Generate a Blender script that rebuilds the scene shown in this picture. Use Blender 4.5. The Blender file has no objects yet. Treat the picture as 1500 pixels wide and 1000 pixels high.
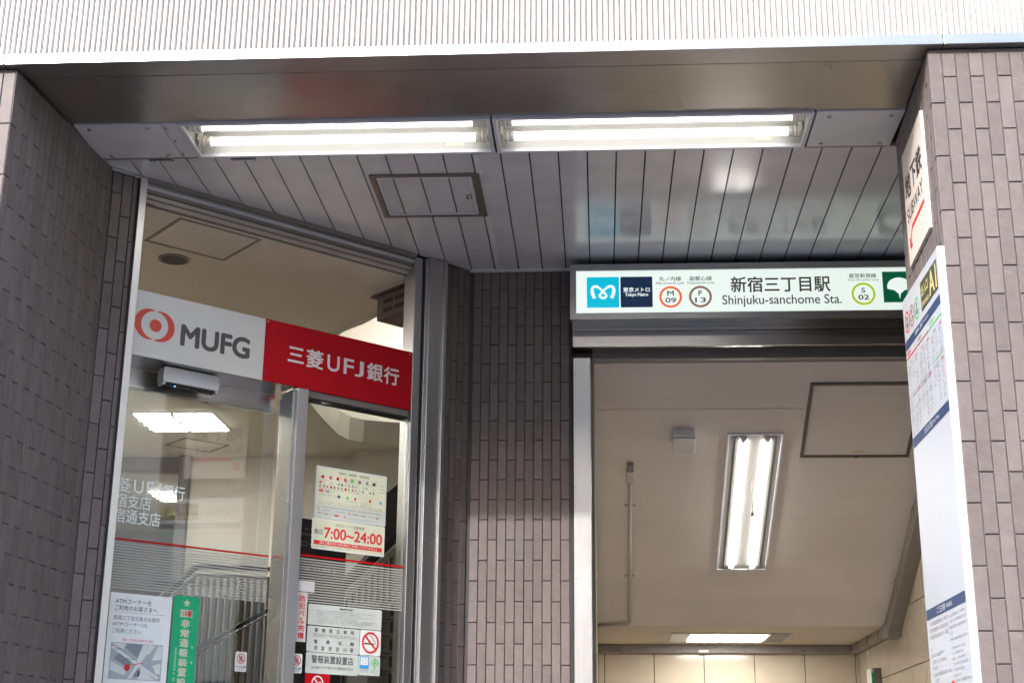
import bpy, bmesh, math, random
from mathutils import Vector, Matrix
random.seed(7)
R = math.radians
sc = bpy.context.scene
C = sc.collection
# ------------------------------------------------------------------ camera, world, sun, exposure
CAM = Vector((0, 0, 1.5))
yaw, pit, rol = R(-3.63082166), R(17.31943593), R(0.54064936)
fw = Vector((math.sin(yaw)*math.cos(pit), math.cos(yaw)*math.cos(pit), math.sin(pit)))
r0 = Vector((math.cos(yaw), -math.sin(yaw), 0)); u0 = r0.cross(fw)
rt = r0*math.cos(rol) + u0*math.sin(rol); up = u0*math.cos(rol) - r0*math.sin(rol)
cd = bpy.data.cameras.new('camera'); cam = bpy.data.objects.new('camera', cd); C.objects.link(cam)
cd.lens = 50; cd.sensor_width = 36; cd.clip_start = 0.05; cd.clip_end = 600
M3 = Matrix((rt, up, -fw)).transposed()
cam.matrix_world = Matrix.Translation(CAM) @ M3.to_4x4()
sc.camera = cam
SUN_EL, SUN_AZ = 26.4, 28.0
w = bpy.data.worlds.new('World'); sc.world = w; w.use_nodes = True
nt = w.node_tree; bg = nt.nodes['Background']
sky = nt.nodes.new('ShaderNodeTexSky'); sky.sky_type = 'NISHITA'; sky.sun_disc = False
sky.sun_elevation = R(SUN_EL); sky.sun_rotation = R(180+SUN_AZ); sky.air_density = 1.0; sky.dust_density = 1.8; sky.ozone_density = 1.0
nt.links.new(sky.outputs[0], bg.inputs[0]); bg.inputs[1].default_value = 0.15
sd = bpy.data.lights.new('sun', 'SUN'); so = bpy.data.objects.new('sun', sd); C.objects.link(so)
sd.energy = 0.5; sd.angle = R(1.2); sd.color = (1.0, 0.965, 0.94)
sdir = Vector((math.sin(R(SUN_AZ))*math.cos(R(SUN_EL)), math.cos(R(SUN_AZ))*math.cos(R(SUN_EL)), -math.sin(R(SUN_EL))))
so.rotation_euler = sdir.to_track_quat('-Z', 'Y').to_euler(); so.location = (-8, -12, 12)
vs = sc.view_settings; sc.display_settings.display_device = 'sRGB'
vs.view_transform = 'Standard'; vs.look = 'None'; vs.gamma = 1; vs.use_curve_mapping = False; vs.exposure = 3.1
cy = sc.cycles; cy.max_bounces = 10; cy.diffuse_bounces = 5; cy.glossy_bounces = 5; cy.transparent_max_bounces = 16
cy.sample_clamp_indirect = 6; cy.caustics_reflective = False; cy.caustics_refractive = False; cy.use_denoising = True

# ------------------------------------------------------------------ materials
def mat(name):
    m = bpy.data.materials.new(name); m.use_nodes = True
    return m, m.node_tree, m.node_tree.nodes['Principled BSDF']
def lk(n, a, b): n.links.new(a, b)
def coords(n, scale=(1,1,1), rot=(0,0,0), rnd=True, src='Object'):
    tc = n.nodes.new('ShaderNodeTexCoord'); mp = n.nodes.new('ShaderNodeMapping')
    mp.inputs['Scale'].default_value = scale; mp.inputs['Rotation'].default_value = rot
    if rnd:
        oi = n.nodes.new('ShaderNodeObjectInfo'); mu = n.nodes.new('ShaderNodeMath'); mu.operation = 'MULTIPLY'; mu.inputs[1].default_value = 37.0
        ad = n.nodes.new('ShaderNodeVectorMath'); ad.operation = 'ADD'
        lk(n, oi.outputs['Random'], mu.inputs[0]); lk(n, tc.outputs[src], ad.inputs[0]); lk(n, mu.outputs[0], ad.inputs[1]); lk(n, ad.outputs[0], mp.inputs[0])
    else: lk(n, tc.outputs[src], mp.inputs[0])
    return mp.outputs[0]
def noise(n, vec, scale, detail=3, rough=.5):
    t = n.nodes.new('ShaderNodeTexNoise'); t.inputs['Scale'].default_value = scale; t.inputs['Detail'].default_value = detail
    t.inputs['Roughness'].default_value = rough; lk(n, vec, t.inputs['Vector']); return t.outputs[0]
def ramp(n, fac, c0, c1, p0=0., p1=1.):
    t = n.nodes.new('ShaderNodeValToRGB'); t.color_ramp.elements[0].position = p0; t.color_ramp.elements[1].position = p1
    t.color_ramp.elements[0].color = (*c0, 1); t.color_ramp.elements[1].color = (*c1, 1); lk(n, fac, t.inputs[0]); return t.outputs[0]
def bump(n, h, strength, dist, nrm=None):
    b = n.nodes.new('ShaderNodeBump'); b.inputs['Strength'].default_value = strength; b.inputs['Distance'].default_value = dist
    lk(n, h, b.inputs['Height'])
    if nrm: lk(n, nrm, b.inputs['Normal'])
    return b.outputs[0]
def mixc(n, fac, a, b, mode='MIX'):
    m = n.nodes.new('ShaderNodeMix'); m.data_type = 'RGBA'; m.blend_type = mode
    for s, v in ((0, fac), (6, a), (7, b)):
        if isinstance(v, (int, float)): m.inputs[s].default_value = v
        elif isinstance(v, tuple): m.inputs[s].default_value = (*v, 1)
        else: lk(n, v, m.inputs[s])
    return m.outputs[2]
def plain(name, col, rough=.5, metal=0, var=.06, bmp=0, bs=60, spec=.5, rnd=False):
    m, n, p = mat(name); v = coords(n, rnd=rnd)
    f = noise(n, v, 7, 4); a = tuple(c*(1-var) for c in col); b = tuple(min(1, c*(1+var)) for c in col)
    lk(n, ramp(n, f, a, b, .3, .7), p.inputs['Base Color']); p.inputs['Roughness'].default_value = rough
    p.inputs['Metallic'].default_value = metal; p.inputs['Specular IOR Level'].default_value = spec
    if bmp: lk(n, bump(n, noise(n, v, bs, 3), bmp, .002), p.inputs['Normal'])
    return m
def tile_mat():
    m, n, p = mat('purple_brown_tile')
    oi = n.nodes.new('ShaderNodeObjectInfo')
    v = coords(n, (1, 1, 1), (0, R(-24), 0)); mp = n.nodes.new('ShaderNodeMapping'); mp.inputs['Scale'].default_value = (22, 80, 420); lk(n, v, mp.inputs[0])
    st = noise(n, mp.outputs[0], 1.0, 2, .5); cl = noise(n, v, 25, 3)
    tone = ramp(n, oi.outputs['Random'], (.108, .088, .084), (.158, .130, .124))
    c = mixc(n, .35, tone, ramp(n, cl, (.112, .090, .084), (.182, .148, .140), .3, .7))
    c = mixc(n, ramp(n, st, (0, 0, 0), (.6, .6, .6), .58, .74), c, (.22, .19, .185))
    wv = coords(n, (1, 1, .35), rnd=False, src='Object')
    lk(n, c, p.inputs['Base Color'])
    p.inputs['Roughness'].default_value = .55; p.inputs['Specular IOR Level'].default_value = .35
    lk(n, bump(n, st, .6, .0012, bump(n, cl, .3, .002)), p.inputs['Normal']); return m
def steel_mat(name, axis, base=(.50, .48, .46), rough=.2, gr=.25, wave=.03):
    m, n, p = mat(name); s = [900, 900, 900]; s[axis] = 6
    v = coords(n, tuple(s), rnd=False); g = noise(n, v, 1, 2, .6); c = coords(n, rnd=False); cl = noise(n, c, 1.6, 1)
    lk(n, mixc(n, .5, ramp(n, g, tuple(b*.86 for b in base), tuple(min(1, b*1.1) for b in base), .3, .7), ramp(n, cl, tuple(b*.94 for b in base), tuple(b*1.03 for b in base), .3, .7)), p.inputs['Base Color'])
    p.inputs['Metallic'].default_value = 1
    mr = n.nodes.new('ShaderNodeMapRange'); mr.inputs['To Min'].default_value = rough*.88; mr.inputs['To Max'].default_value = rough*1.15; lk(n, cl, mr.inputs[0]); lk(n, mr.outputs[0], p.inputs['Roughness'])
    lk(n, bump(n, g, gr, .0006, bump(n, noise(n, c, 2.2, 0), wave, .02)), p.inputs['Normal']); return m
def board_mat(name, col, dark):   # mineral ceiling board: fine dark pits
    m, n, p = mat(name); v = coords(n, (1, 1, 1), rnd=False)
    mp = n.nodes.new('ShaderNodeMapping'); mp.inputs['Scale'].default_value = (45, 130, 90); mp.inputs['Rotation'].default_value = (0, 0, R(20)); lk(n, v, mp.inputs[0])
    pit = noise(n, mp.outputs[0], 1, 2, .6); big = noise(n, v, 1.5, 3)
    base = ramp(n, big, tuple(c*.93 for c in col), col, .3, .7)
    lk(n, mixc(n, ramp(n, pit, (0, 0, 0), (1, 1, 1), .64, .74), base, dark), p.inputs['Base Color'])
    p.inputs['Roughness'].default_value = .8; lk(n, bump(n, pit, -.3, .002), p.inputs['Normal']); return m
def plaster_mat(name, col):
    m, n, p = mat(name); v = coords(n, rnd=False); big = noise(n, v, 1.1, 4); mp = n.nodes.new('ShaderNodeMapping'); mp.inputs['Scale'].default_value = (.7, 5, 5); lk(n, v, mp.inputs[0])
    st = noise(n, mp.outputs[0], 1.2, 4, .6)
    a = ramp(n, big, tuple(c*.88 for c in col), col, .3, .7)
    lk(n, mixc(n, ramp(n, st, (0, 0, 0), (.45, .45, .45), .5, .8), a, tuple(c*.78 for c in col)), p.inputs['Base Color'])
    p.inputs['Roughness'].default_value = .75; lk(n, bump(n, noise(n, v, 95, 4, .7), .9, .005), p.inputs['Normal']); return m
def emit(name, col, s):
    m, n, p = mat(name); p.inputs['Base Color'].default_value = (*col, 1); p.inputs['Emission Color'].default_value = (*col, 1)
    p.inputs['Emission Strength'].default_value = s; p.inputs['Roughness'].default_value = .4; return m
def glass_mat():
    m = bpy.data.materials.new('clear_glass'); m.use_nodes = True; n = m.node_tree; n.nodes.clear()
    o = n.nodes.new('ShaderNodeOutputMaterial'); mx = n.nodes.new('ShaderNodeMixShader'); tr = n.nodes.new('ShaderNodeBsdfTransparent'); gl = n.nodes.new('ShaderNodeBsdfGlossy')
    tr.inputs[0].default_value = (.90, .93, .91, 1); gl.inputs['Roughness'].default_value = .02
    fr = n.nodes.new('ShaderNodeFresnel'); fr.inputs[0].default_value = 1.52; mu = n.nodes.new('ShaderNodeMath'); mu.operation = 'MULTIPLY'; mu.inputs[1].default_value = 1.9
    v = coords(n, rnd=False); lk(n, bump(n, noise(n, v, 1.2, 0), .015, .02), gl.inputs['Normal'])
    lk(n, fr.outputs[0], mu.inputs[0]); lk(n, mu.outputs[0], mx.inputs[0]); lk(n, tr.outputs[0], mx.inputs[1]); lk(n, gl.outputs[0], mx.inputs[2]); lk(n, mx.outputs[0], o.inputs[0]); return m
M = dict(
    tile=tile_mat(), grout=plain('dark_grout', (.058, .047, .046), .8), grout_light=plain('pale_grout', (.20, .175, .17), .8),
    steel_x=steel_mat('brushed_steel_along', 0), steel_z=steel_mat('brushed_steel_upright', 2, base=(.60, .585, .58), rough=.36),
    soffit=steel_mat('brushed_steel_soffit', 0, base=(.50, .485, .475), rough=.27, gr=.12, wave=0),
    trim=steel_mat('polished_trim', 0, base=(.46, .455, .455), rough=.3, gr=.15),
    plank=plain('coated_plank', (.56, .56, .59), .16, 0, .07, .10, 7, .85, True),
    plate=plain('coated_plate', (.58, .58, .62), .3, 0, .04),
    white=plain('white_enamel', (.62, .62, .62), .35), offwhite=plain('cream_plastic', (.70, .66, .58), .45),
    clad=plain('white_cladding', (.60, .575, .555), .5, 0, .05), clad_groove=plain('cladding_groove', (.46, .41, .38), .7),
    black=plain('black_rubber', (.015, .014, .014), .6), dark=plain('dark_slot', (.03, .027, .025), .6),
    bronze=plain('bronze_seal', (.07, .045, .035), .5),
    stair_plaster=plaster_mat('beige_plaster', (.70, .645, .605)), landing=plaster_mat('cream_plaster', (.52, .46, .37)),
    cream_tile=plain('cream_glazed_tile', (.50, .43, .33), .16, 0, .05, .03, 10, .6, True), joint=plain('dark_joint', (.09, .07, .05), .8),
    trunk=plain('grey_beige_trunking', (.21, .186, .168), .5), trunk_pale=plain('pale_trunking', (.46, .42, .37), .5),
    bronze_frame=plain('tarnished_hatch_frame', (.20, .17, .15), .4, .6),
    hatch_dark=plain('dirty_hatch_frame', (.10, .085, .07), .6),
    board=board_mat('speckled_ceiling_board', (.60, .545, .46), (.16, .14, .10)),
    cream=plaster_mat('cream_wall', (.56, .52, .46)), grey_beam=plain('grey_beam', (.13, .115, .115), .6),
    panel_grey=plain('charcoal_board', (.075, .07, .068), .5), ink=plain('black_ink', (.03, .03, .032), .6),
    ink_grey=plain('dark_grey_ink', (.085, .08, .082), .6), ink_soft=plain('grey_ink', (.30, .29, .29), .6), red=plain('sign_red', (.46, .002, .010), .6, 0, .03, spec=.2),
    red_ink=plain('red_ink', (.62, .02, .02), .5), logo_red=plain('logo_red', (.66, .07, .05), .5),
    sign_white=plain('sign_white', (.66, .66, .65), .45, 0, .02), sign_letter=plain('white_lettering', (.82, .72, .72), .5),
    ivory=plain('ivory_sign', (.64, .575, .52), .5, 0, .02), board_white=plain('board_white', (.42, .433, .465), .4, 0, .02), edge_white=plain('board_edge', (.52, .50, .49), .4),
    navy=plain('navy_band', (.022, .045, .115), .5), olive=plain('dark_olive', (.055, .05, .025), .5), yellow=plain('yellow_ink', (.55, .48, .20), .5),
    green=plain('green_poster', (.0, .42, .17), .5), paper_lifted=plain('shade_offset_paper', (.86, .88, .85), .6), paper=plain('white_paper', (.70, .72, .68), .6), paper_y=plain('yellowish_sticker', (.60, .62, .47), .5),  # door notice gets a lighter paper colour to offset the shade there
    sticker=plain('pale_sticker', (.52, .56, .52), .5), map_grey=plain('map_grey', (.24, .26, .30), .6), map_mid=plain('map_mid_grey', (.42, .45, .48), .6),
    mint=plain('pale_vinyl_letters', (.86, .93, .90), .6), frost=plain('frosted_stripe', (.40, .40, .36), .7), slat=plain('pale_slat', (.42, .40, .35), .4),
    brown=plain('brown_wall', (.12, .09, .075), .6), blue=plain('bright_blue', (.03, .30, .65), .5), lime=plain('green_ink', (.10, .50, .10), .5),
    bluegrey=plain('locker_grey', (.36, .36, .34), .4), salmon=plain('brown_ink', (.30, .13, .09), .5),
    asphalt=plain('asphalt', (.05, .05, .052), .9, 0, .2, .5, 90), paving=plain('pavement', (.20, .182, .168), .8, 0, .1), kerb=plain('kerb_stone', (.35, .34, .33), .8),
    paint=plain('road_paint', (.75, .75, .72), .7),
    b1=plain('facade_concrete', (.38, .36, .34), .8), b2=plain('facade_brown', (.22, .15, .12), .8), b3=plain('facade_pale', (.58, .55, .50), .8), pale_floor=plain('pale_stone_floor', (.68, .65, .60), .6), b5=plain('facade_sand', (.68, .58, .47), .8), b4=plain('facade_dark', (.07, .07, .08), .6),
    win=plain('dark_window', (.04, .05, .06), .1), glass=glass_mat(),
    tube=emit('fluorescent_tube', (1.0, .97, .93), .68), tube2=emit('stair_fluorescent_tube', (1.0, .96, .90), 4.0),
    reflector=plain('white_reflector', (.46, .455, .43), .4), reflector_low=plain('dull_white_reflector', (.20, .197, .185), .5), lightpanel=emit('bright_light_panel', (1.0, .96, .90), 6.2), landing_light=emit('landing_diffuser', (1.0, .97, .92), 4.2),
    lightbox=emit('lit_sign_face', (.80, .90, .84), .102), led=emit('blue_led', (.1, .4, 1), 3),
    lb_cyan=emit('lit_cyan', (.0, .50, .68), .092), lb_navy=emit('lit_navy', (.006, .02, .06), .1), lb_black=emit('lit_black', (.03, .028, .025), .1), lb_white=emit('lit_white', (.85, .92, .88), .102),
    lb_orange=emit('lit_orange', (.88, .16, .05), .085), lb_brown=emit('lit_brown', (.20, .11, .08), .13), lb_lime=emit('lit_lime', (.48, .62, .03), .085), lb_green=emit('lit_green', (.0, .085, .035), .1),
)

# ------------------------------------------------------------------ builders
class Fr:                                    # a flat working frame: u to the viewer's right, v up, n towards the viewer
    def __init__(s, o, U, V=(0, 0, 1)):
        s.o = Vector(o); s.U = Vector(U).normalized(); s.V = Vector(V).normalized(); s.N = s.U.cross(s.V).normalized()
    def p(s, u, v, n=0.): return s.o + s.U*u + s.V*v + s.N*n
    def rot(s): return Matrix((s.U, -s.N, s.V)).transposed()   # local x = U, y = into the wall, z = V
W0 = Fr((0, 0, 0), (1, 0, 0))                # world-aligned: n = -Y
def box(bm, f, u0, u1, v0, v1, n0, n1):
    P = [bm.verts.new(f.p(u, v, n)) for n in (n0, n1) for v in (v0, v1) for u in (u0, u1)]
    for q in ((0, 2, 3, 1), (4, 5, 7, 6), (0, 1, 5, 4), (2, 6, 7, 3), (0, 4, 6, 2), (1, 3, 7, 5)): bm.faces.new([P[i] for i in q])
def wbox(bm, x0, x1, y0, y1, z0, z1): box(bm, W0, x0, x1, z0, z1, -y1, -y0)
def poly(bm, f, pts, n0, n1):                # prism from an outline in the frame
    a = [bm.verts.new(f.p(u, v, n0)) for u, v in pts]; b = [bm.verts.new(f.p(u, v, n1)) for u, v in pts]; k = len(pts)
    bm.faces.new(b); bm.faces.new(a[::-1])
    for i in range(k): bm.faces.new((a[i], a[(i+1) % k], b[(i+1) % k], b[i]))
def rnd_rect(u0, u1, v0, v1, r, k=5):
    o = []
    for cx, cy, a0 in ((u1-r, v0+r, -90), (u1-r, v1-r, 0), (u0+r, v1-r, 90), (u0+r, v0+r, 180)):
        for i in range(k+1): a = R(a0+90*i/k); o.append((cx+r*math.cos(a), cy+r*math.sin(a)))
    return o
def ell(cx, cy, rx, ry, k=32, a0=0, a1=360):
    full = abs(a1-a0-360) < 1e-6
    return [(cx+rx*math.cos(R(a0+(a1-a0)*i/(k if full else k-1))), cy+ry*math.sin(R(a0+(a1-a0)*i/(k if full else k-1)))) for i in range(k)]
def ring(bm, f, cx, cy, rx, ry, w, n0, n1, k=36):
    A = []
    for (x, y) in ((rx, ry), (rx-w, ry-w)):
        for n in (n0, n1): A.append([bm.verts.new(f.p(u, v, n)) for u, v in ell(cx, cy, x, y, k)])
    for i in range(k):
        j = (i+1) % k
        bm.faces.new((A[1][i], A[1][j], A[3][j], A[3][i])); bm.faces.new((A[0][j], A[0][i], A[2][i], A[2][j]))
        bm.faces.new((A[0][i], A[0][j], A[1][j], A[1][i])); bm.faces.new((A[2][j], A[2][i], A[3][i], A[3][j]))
def tube(bm, a, b, r, k=16, r2=None):
    a, b = Vector(a), Vector(b); d = (b-a).normalized(); x = d.orthogonal().normalized(); y = d.cross(x); r2 = r if r2 is None else r2
    A = [bm.verts.new(a+(x*math.cos(2*math.pi*i/k)+y*math.sin(2*math.pi*i/k))*r) for i in range(k)]
    B = [bm.verts.new(b+(x*math.cos(2*math.pi*i/k)+y*math.sin(2*math.pi*i/k))*r2) for i in range(k)]
    for i in range(k): fc = bm.faces.new((A[i], A[(i+1) % k], B[(i+1) % k], B[i])); fc.smooth = True
    bm.faces.new(A[::-1]); bm.faces.new(B)
def bar(bm, f, p, q, w, n0, n1):             # straight bar of width w in the frame from p to q
    d = Vector((q[0]-p[0], q[1]-p[1])).normalized(); o = Vector((-d.y, d.x))*w/2
    poly(bm, f, [(p[0]+o.x, p[1]+o.y), (p[0]-o.x, p[1]-o.y), (q[0]-o.x, q[1]-o.y), (q[0]+o.x, q[1]+o.y)], n0, n1)
def tag(o, label=None, cat=None, group=None, kind=None):
    if label: o['label'] = label
    if cat: o['category'] = cat
    if group: o['group'] = group
    if kind: o['kind'] = kind
    return o
def thing(name, label, cat, loc, group=None):
    o = bpy.data.objects.new(name, None); o.empty_display_size = .1; C.objects.link(o); o.location = loc; o['wl'] = list(loc); return tag(o, label, cat, group)
def wloc(o): return Vector(o['wl'])
def obj(name, bm, m, parent=None, bevel=0, kind=None, rot=None, base=None):
    """bm is in world coordinates; its origin goes to the middle of the piece (or `base`)."""
    bmesh.ops.recalc_face_normals(bm, faces=bm.faces)
    vs_ = [v.co for v in bm.verts]
    lo = Vector([min(v[i] for v in vs_) for i in range(3)]); hi = Vector([max(v[i] for v in vs_) for i in range(3)])
    c = Vector(base) if base else ((lo+hi)/2 if parent else Vector(((lo.x+hi.x)/2, (lo.y+hi.y)/2, lo.z)))
    Rm = rot.to_4x4() if rot else Matrix.Identity(4)
    bm.transform((Matrix.Translation(c) @ Rm).inverted())
    me = bpy.data.meshes.new(name); bm.to_mesh(me); bm.free(); me.materials.append(M[m])
    o = bpy.data.objects.new(name, me); C.objects.link(o); place(o, c, Rm, parent)
    if bevel:
        b = o.modifiers.new('bevel', 'BEVEL'); b.width = bevel; b.segments = 2; b.limit_method = 'ANGLE'; b.harden_normals = False
    if kind: o['kind'] = kind
    return o
def place(o, c, Rm, parent):
    if parent:
        pl = wloc(parent); o.parent = parent; o.location = c-pl
    else: o.location = c
    o.rotation_euler = Rm.to_euler(); o['wl'] = list(c)
    if parent and parent.type == 'MESH':      # parents with a rotation: keep the world pose
        PM = Matrix.Translation(wloc(parent)) @ parent.rotation_euler.to_matrix().to_4x4()
        if parent.parent and parent.parent.type == 'MESH': pass
        L = PM.inverted() @ Matrix.Translation(c) @ Rm
        o.location = L.to_translation(); o.rotation_euler = L.to_euler()
def B(): return bmesh.new()
def qbox(name, m, f, a, parent, bevel=0, **k):
    bm = B(); box(bm, f, *a); return obj(name, bm, m, parent, bevel, **k)
def wb(name, m, a, parent=None, bevel=0, **k):
    bm = B(); wbox(bm, *a); return obj(name, bm, m, parent, bevel, **k)
def qpoly(name, m, f, pts, n0, n1, parent):
    bm = B(); poly(bm, f, pts, n0, n1); return obj(name, bm, m, parent)
_dg = None
def text(s, f, u0, u1, v0, v1, n, m, parent, bold=0., name='lettering', keep=False, flat=False):
    """Lettering as thin geometry, fitted to the rectangle u0..u1, v0..v1 of a frame."""
    cu = bpy.data.curves.new('text', 'FONT'); cu.body = s; cu.resolution_u = 4
    to = bpy.data.objects.new('text', cu); C.objects.link(to)
    dg = bpy.context.evaluated_depsgraph_get(); me = bpy.data.meshes.new_from_object(to.evaluated_get(dg))
    bpy.data.objects.remove(to); bpy.data.curves.remove(cu)
    bm = B(); bm.from_mesh(me); bpy.data.meshes.remove(me); bm.verts.ensure_lookup_table(); bm.verts.index_update()
    if not bm.verts: bm.free(); return None
    x0 = min(v.co.x for v in bm.verts); x1 = max(v.co.x for v in bm.verts); y0 = min(v.co.y for v in bm.verts); y1 = max(v.co.y for v in bm.verts)
    sx = (u1-u0)/(x1-x0); sy = (v1-v0)/(y1-y0)
    if keep: sx = min(sx, sy*1.15)
    src = [v.co.copy() for v in bm.verts]
    if bold:                                   # heavier strokes: shifted layers, each a hair above the last
        base = [fc for fc in bm.faces]; d_ = bold*.9*(v1-v0)/1.0
        offs = [(0, 0), (d_, 0), (-d_, 0), (0, d_), (0, -d_), (d_*.7, d_*.7), (-d_*.7, -d_*.7), (d_*.7, -d_*.7), (-d_*.7, d_*.7)]
        idx = [[v.index for v in fc.verts] for fc in bm.faces]; bm.free(); bm = B()
        for q_, (ox, oy) in enumerate(offs):
            vv = [bm.verts.new(f.p(u0+d_+(c_.x-x0)*(sx*(u1-u0-2*d_)/(u1-u0))+ox, v0+d_+(c_.y-y0)*(sy*(v1-v0-2*d_)/(v1-v0))+oy, n+q_*.00003)) for c_ in src]
            for t_ in idx: bm.faces.new([vv[i_] for i_ in t_])
    else:
        for v in bm.verts: v.co = f.p(u0+(v.co.x-x0)*sx, v0+(v.co.y-y0)*sy, n)
    fn = [fc for fc in bm.faces]
    c = f.p((u0+u1)/2, (v0+v1)/2, n)
    bm.transform(Matrix.Translation(-c)); me = bpy.data.meshes.new(name); bm.to_mesh(me); bm.free(); me.materials.append(M[m])
    o = bpy.data.objects.new(name, me); C.objects.link(o)
    place(o, c, Matrix.Identity(4), parent); return o
def vtext(s, f, u0, u1, v1, v0, n, m, parent, bold=0.):
    k = len(s); h = (v1-v0)/k
    for i, ch in enumerate(s): text(ch, f, u0, u1, v1-(i+.93)*h, v1-(i+.07)*h, n, m, parent, bold)
def fine(f, rows, n, m, parent, dens=.82, seed=1):
    """Print too small to read: rows of tiny strokes (u0, u1, v, height)."""
    rg = random.Random(seed); bm = B()
    for (a, b, v, h) in rows:
        u = a
        while u < b:
            wd = min(h*rg.uniform(.55, .95), b-u)
            if rg.random() < dens:
                for k in range(3):
                    vv = v + h*(k*.36) + rg.uniform(-.03, .03)*h; a0 = u+rg.uniform(0, .2)*wd; a1 = u+wd*rg.uniform(.7, 1)
                    q = [bm.verts.new(f.p(x, y, n)) for x, y in ((a0, vv), (a1, vv), (a1, vv+h*.16), (a0, vv+h*.16))]; bm.faces.new(q)
                x_ = u+wd*rg.uniform(.25, .7); q = [bm.verts.new(f.p(x, y, n+.0001)) for x, y in ((x_, v), (x_+h*.14, v), (x_+h*.14, v+h), (x_, v+h))]; bm.faces.new(q)
            u += wd*1.18
    c = f.p((rows[0][0]+rows[0][1])/2, rows[0][2], n); bm.transform(Matrix.Translation(-c))
    me = bpy.data.meshes.new('small_print'); bm.to_mesh(me); bm.free(); me.materials.append(M[m])
    o = bpy.data.objects.new('small_print', me); C.objects.link(o); place(o, c, Matrix.Identity(4), parent); o['kind'] = 'stuff'; return o
# tiles: one chamfered slab per tile, meshes shared by size
_tm = {}
def tile_mesh(w_, h_, d=.010, ch=.0014, m='tile'):
    key = (round(w_, 4), round(h_, 4), m)
    if key in _tm: return _tm[key]
    bm = B(); a, b = w_/2, h_/2
    o_ = [bm.verts.new((x, ch, z)) for x, z in ((-a, -b), (a, -b), (a, b), (-a, b))]
    i_ = [bm.verts.new((x, 0, z)) for x, z in ((-a+ch, -b+ch), (a-ch, -b+ch), (a-ch, b-ch), (-a+ch, b-ch))]
    k_ = [bm.verts.new((x, d, z)) for x, z in ((-a, -b), (a, -b), (a, b), (-a, b))]
    bm.faces.new(i_)
    for i in range(4):
        j = (i+1) % 4; bm.faces.new((o_[i], o_[j], i_[j], i_[i])); bm.faces.new((k_[i], k_[j], o_[j], o_[i]))
    bmesh.ops.recalc_face_normals(bm, faces=bm.faces)
    me = bpy.data.meshes.new('wall_tile'); bm.to_mesh(me); bm.free(); me.materials.append(M[m]); _tm[key] = me; return me
def tiling(parent, f, cols, per, zA, zB, ztop, zlow, zend, jw=.0034, jh=.0040, m='tile', jit=.0006, first=0, single=None):
    """cols = list of (u0, u1); joints at zA - k*per in even columns and zB - k*per in odd ones.
    Tiles above zlow are single pieces, the rest of the wall down to zend is one joined part."""
    rest = B(); any_rest = False
    for i, (a, b) in enumerate(cols):
        z0 = (zA, zB)[(i+first) % 2]; js = [ztop]; k = 0
        while z0-k*per > zend:
            if z0-k*per < ztop-.01: js.append(z0-k*per)
            k += 1
        js.append(zend)
        for t, bt in zip(js, js[1:]):
            if t-bt < .012: continue
            w_, h_ = (b-a)-jw, (t-bt)-jh; cu, cv = (a+b)/2, (t+bt)/2; nn = random.uniform(-jit, jit)
            if t > zlow and (single is None or single(cu, cv)):
                o = bpy.data.objects.new('wall_tile', tile_mesh(w_, h_, m=m)); C.objects.link(o)
                rm = (f.rot() @ Matrix.Rotation(random.gauss(0, .0025), 3, 'Z') @ Matrix.Rotation(random.gauss(0, .0015), 3, 'X')).to_4x4()
                place(o, f.p(cu, cv, nn), rm, parent)
            else:
                box(rest, f, cu-w_/2, cu+w_/2, cv-h_/2, cv+h_/2, -.010, nn); any_rest = True
    if any_rest: obj('lower_tiling', rest, m, parent, kind='stuff')
    else: rest.free()
def cols(u0, u1, p): 
    o = []; u = u0
    while u < u1-.004: o.append((u, min(u+p, u1))); u += p
    return o

# ------------------------------------------------------------------ ground and street (behind the camera, seen in reflections)
wb('ground', 'asphalt', (-150, 150, -150, 150, -.30, -.13), kind='structure')
wb('pavement', 'paving', (-40, 40, -1.0, 60, -.129, 0.0), kind='structure')
wb('kerb', 'kerb', (-40, 40, -1.18, -1.003, -.129, .004), kind='structure')
bm = B()
for i in range(-8, 9): wbox(bm, i*5-1.2, i*5+1.2, -6.1, -5.95, -.129, -.125)
obj('road_markings', bm, 'paint', kind='structure')
wb('far_pavement', 'paving', (-60, 60, -30, -12, -.129, 0.0), kind='structure')
def far_building(x0, x1, y, h, m, label, nx, nz, dp=9):
    t = thing('street_building', label, 'building', ((x0+x1)/2, y, 0), 'buildings across the street')
    wb('wall', m, (x0, x1, y-dp, y, 0, h), t); bm = B()
    for i in range(nx):
        for k in range(nz):
            a = x0+(x1-x0)*(i+.15)/nx; b = x0+(x1-x0)*(i+.85)/nx; z = 1+(h-1.5)*(k+.15)/nz; z2 = 1+(h-1.5)*(k+.7)/nz
            wbox(bm, a, b, y-.1, y+.05, z, z2)
    obj('window', bm, 'win', t, kind='stuff')
far_building(-34, -15.5, -14, 16.0, 'b3', 'pale office building left of the gap across the street', 7, 6)
far_building(-5.5, 2.5, -14, 15.5, 'b2', 'brown narrow building across the street', 4, 5)
far_building(2.6, 10.4, -14, 16.0, 'b1', 'grey concrete building across the street, right of the brown one', 5, 7)
far_building(22.5, 36, -14, 15.0, 'b4', 'dark glass-fronted building at the right end across the street', 7, 5)

far_building(-46, 4, -46, 21, 'b2', 'unseen long brown building added far behind the gap to block low sky', 14, 8)  # added out of view, keeps low sky light off the recess
far_building(10.5, 22, 3.5, 15, 'b5', 'unseen sand-coloured building added at the right to bounce sun onto the left wall', 3, 6, 13)  # added out of view as a warm bounce surface for the left wall

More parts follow.
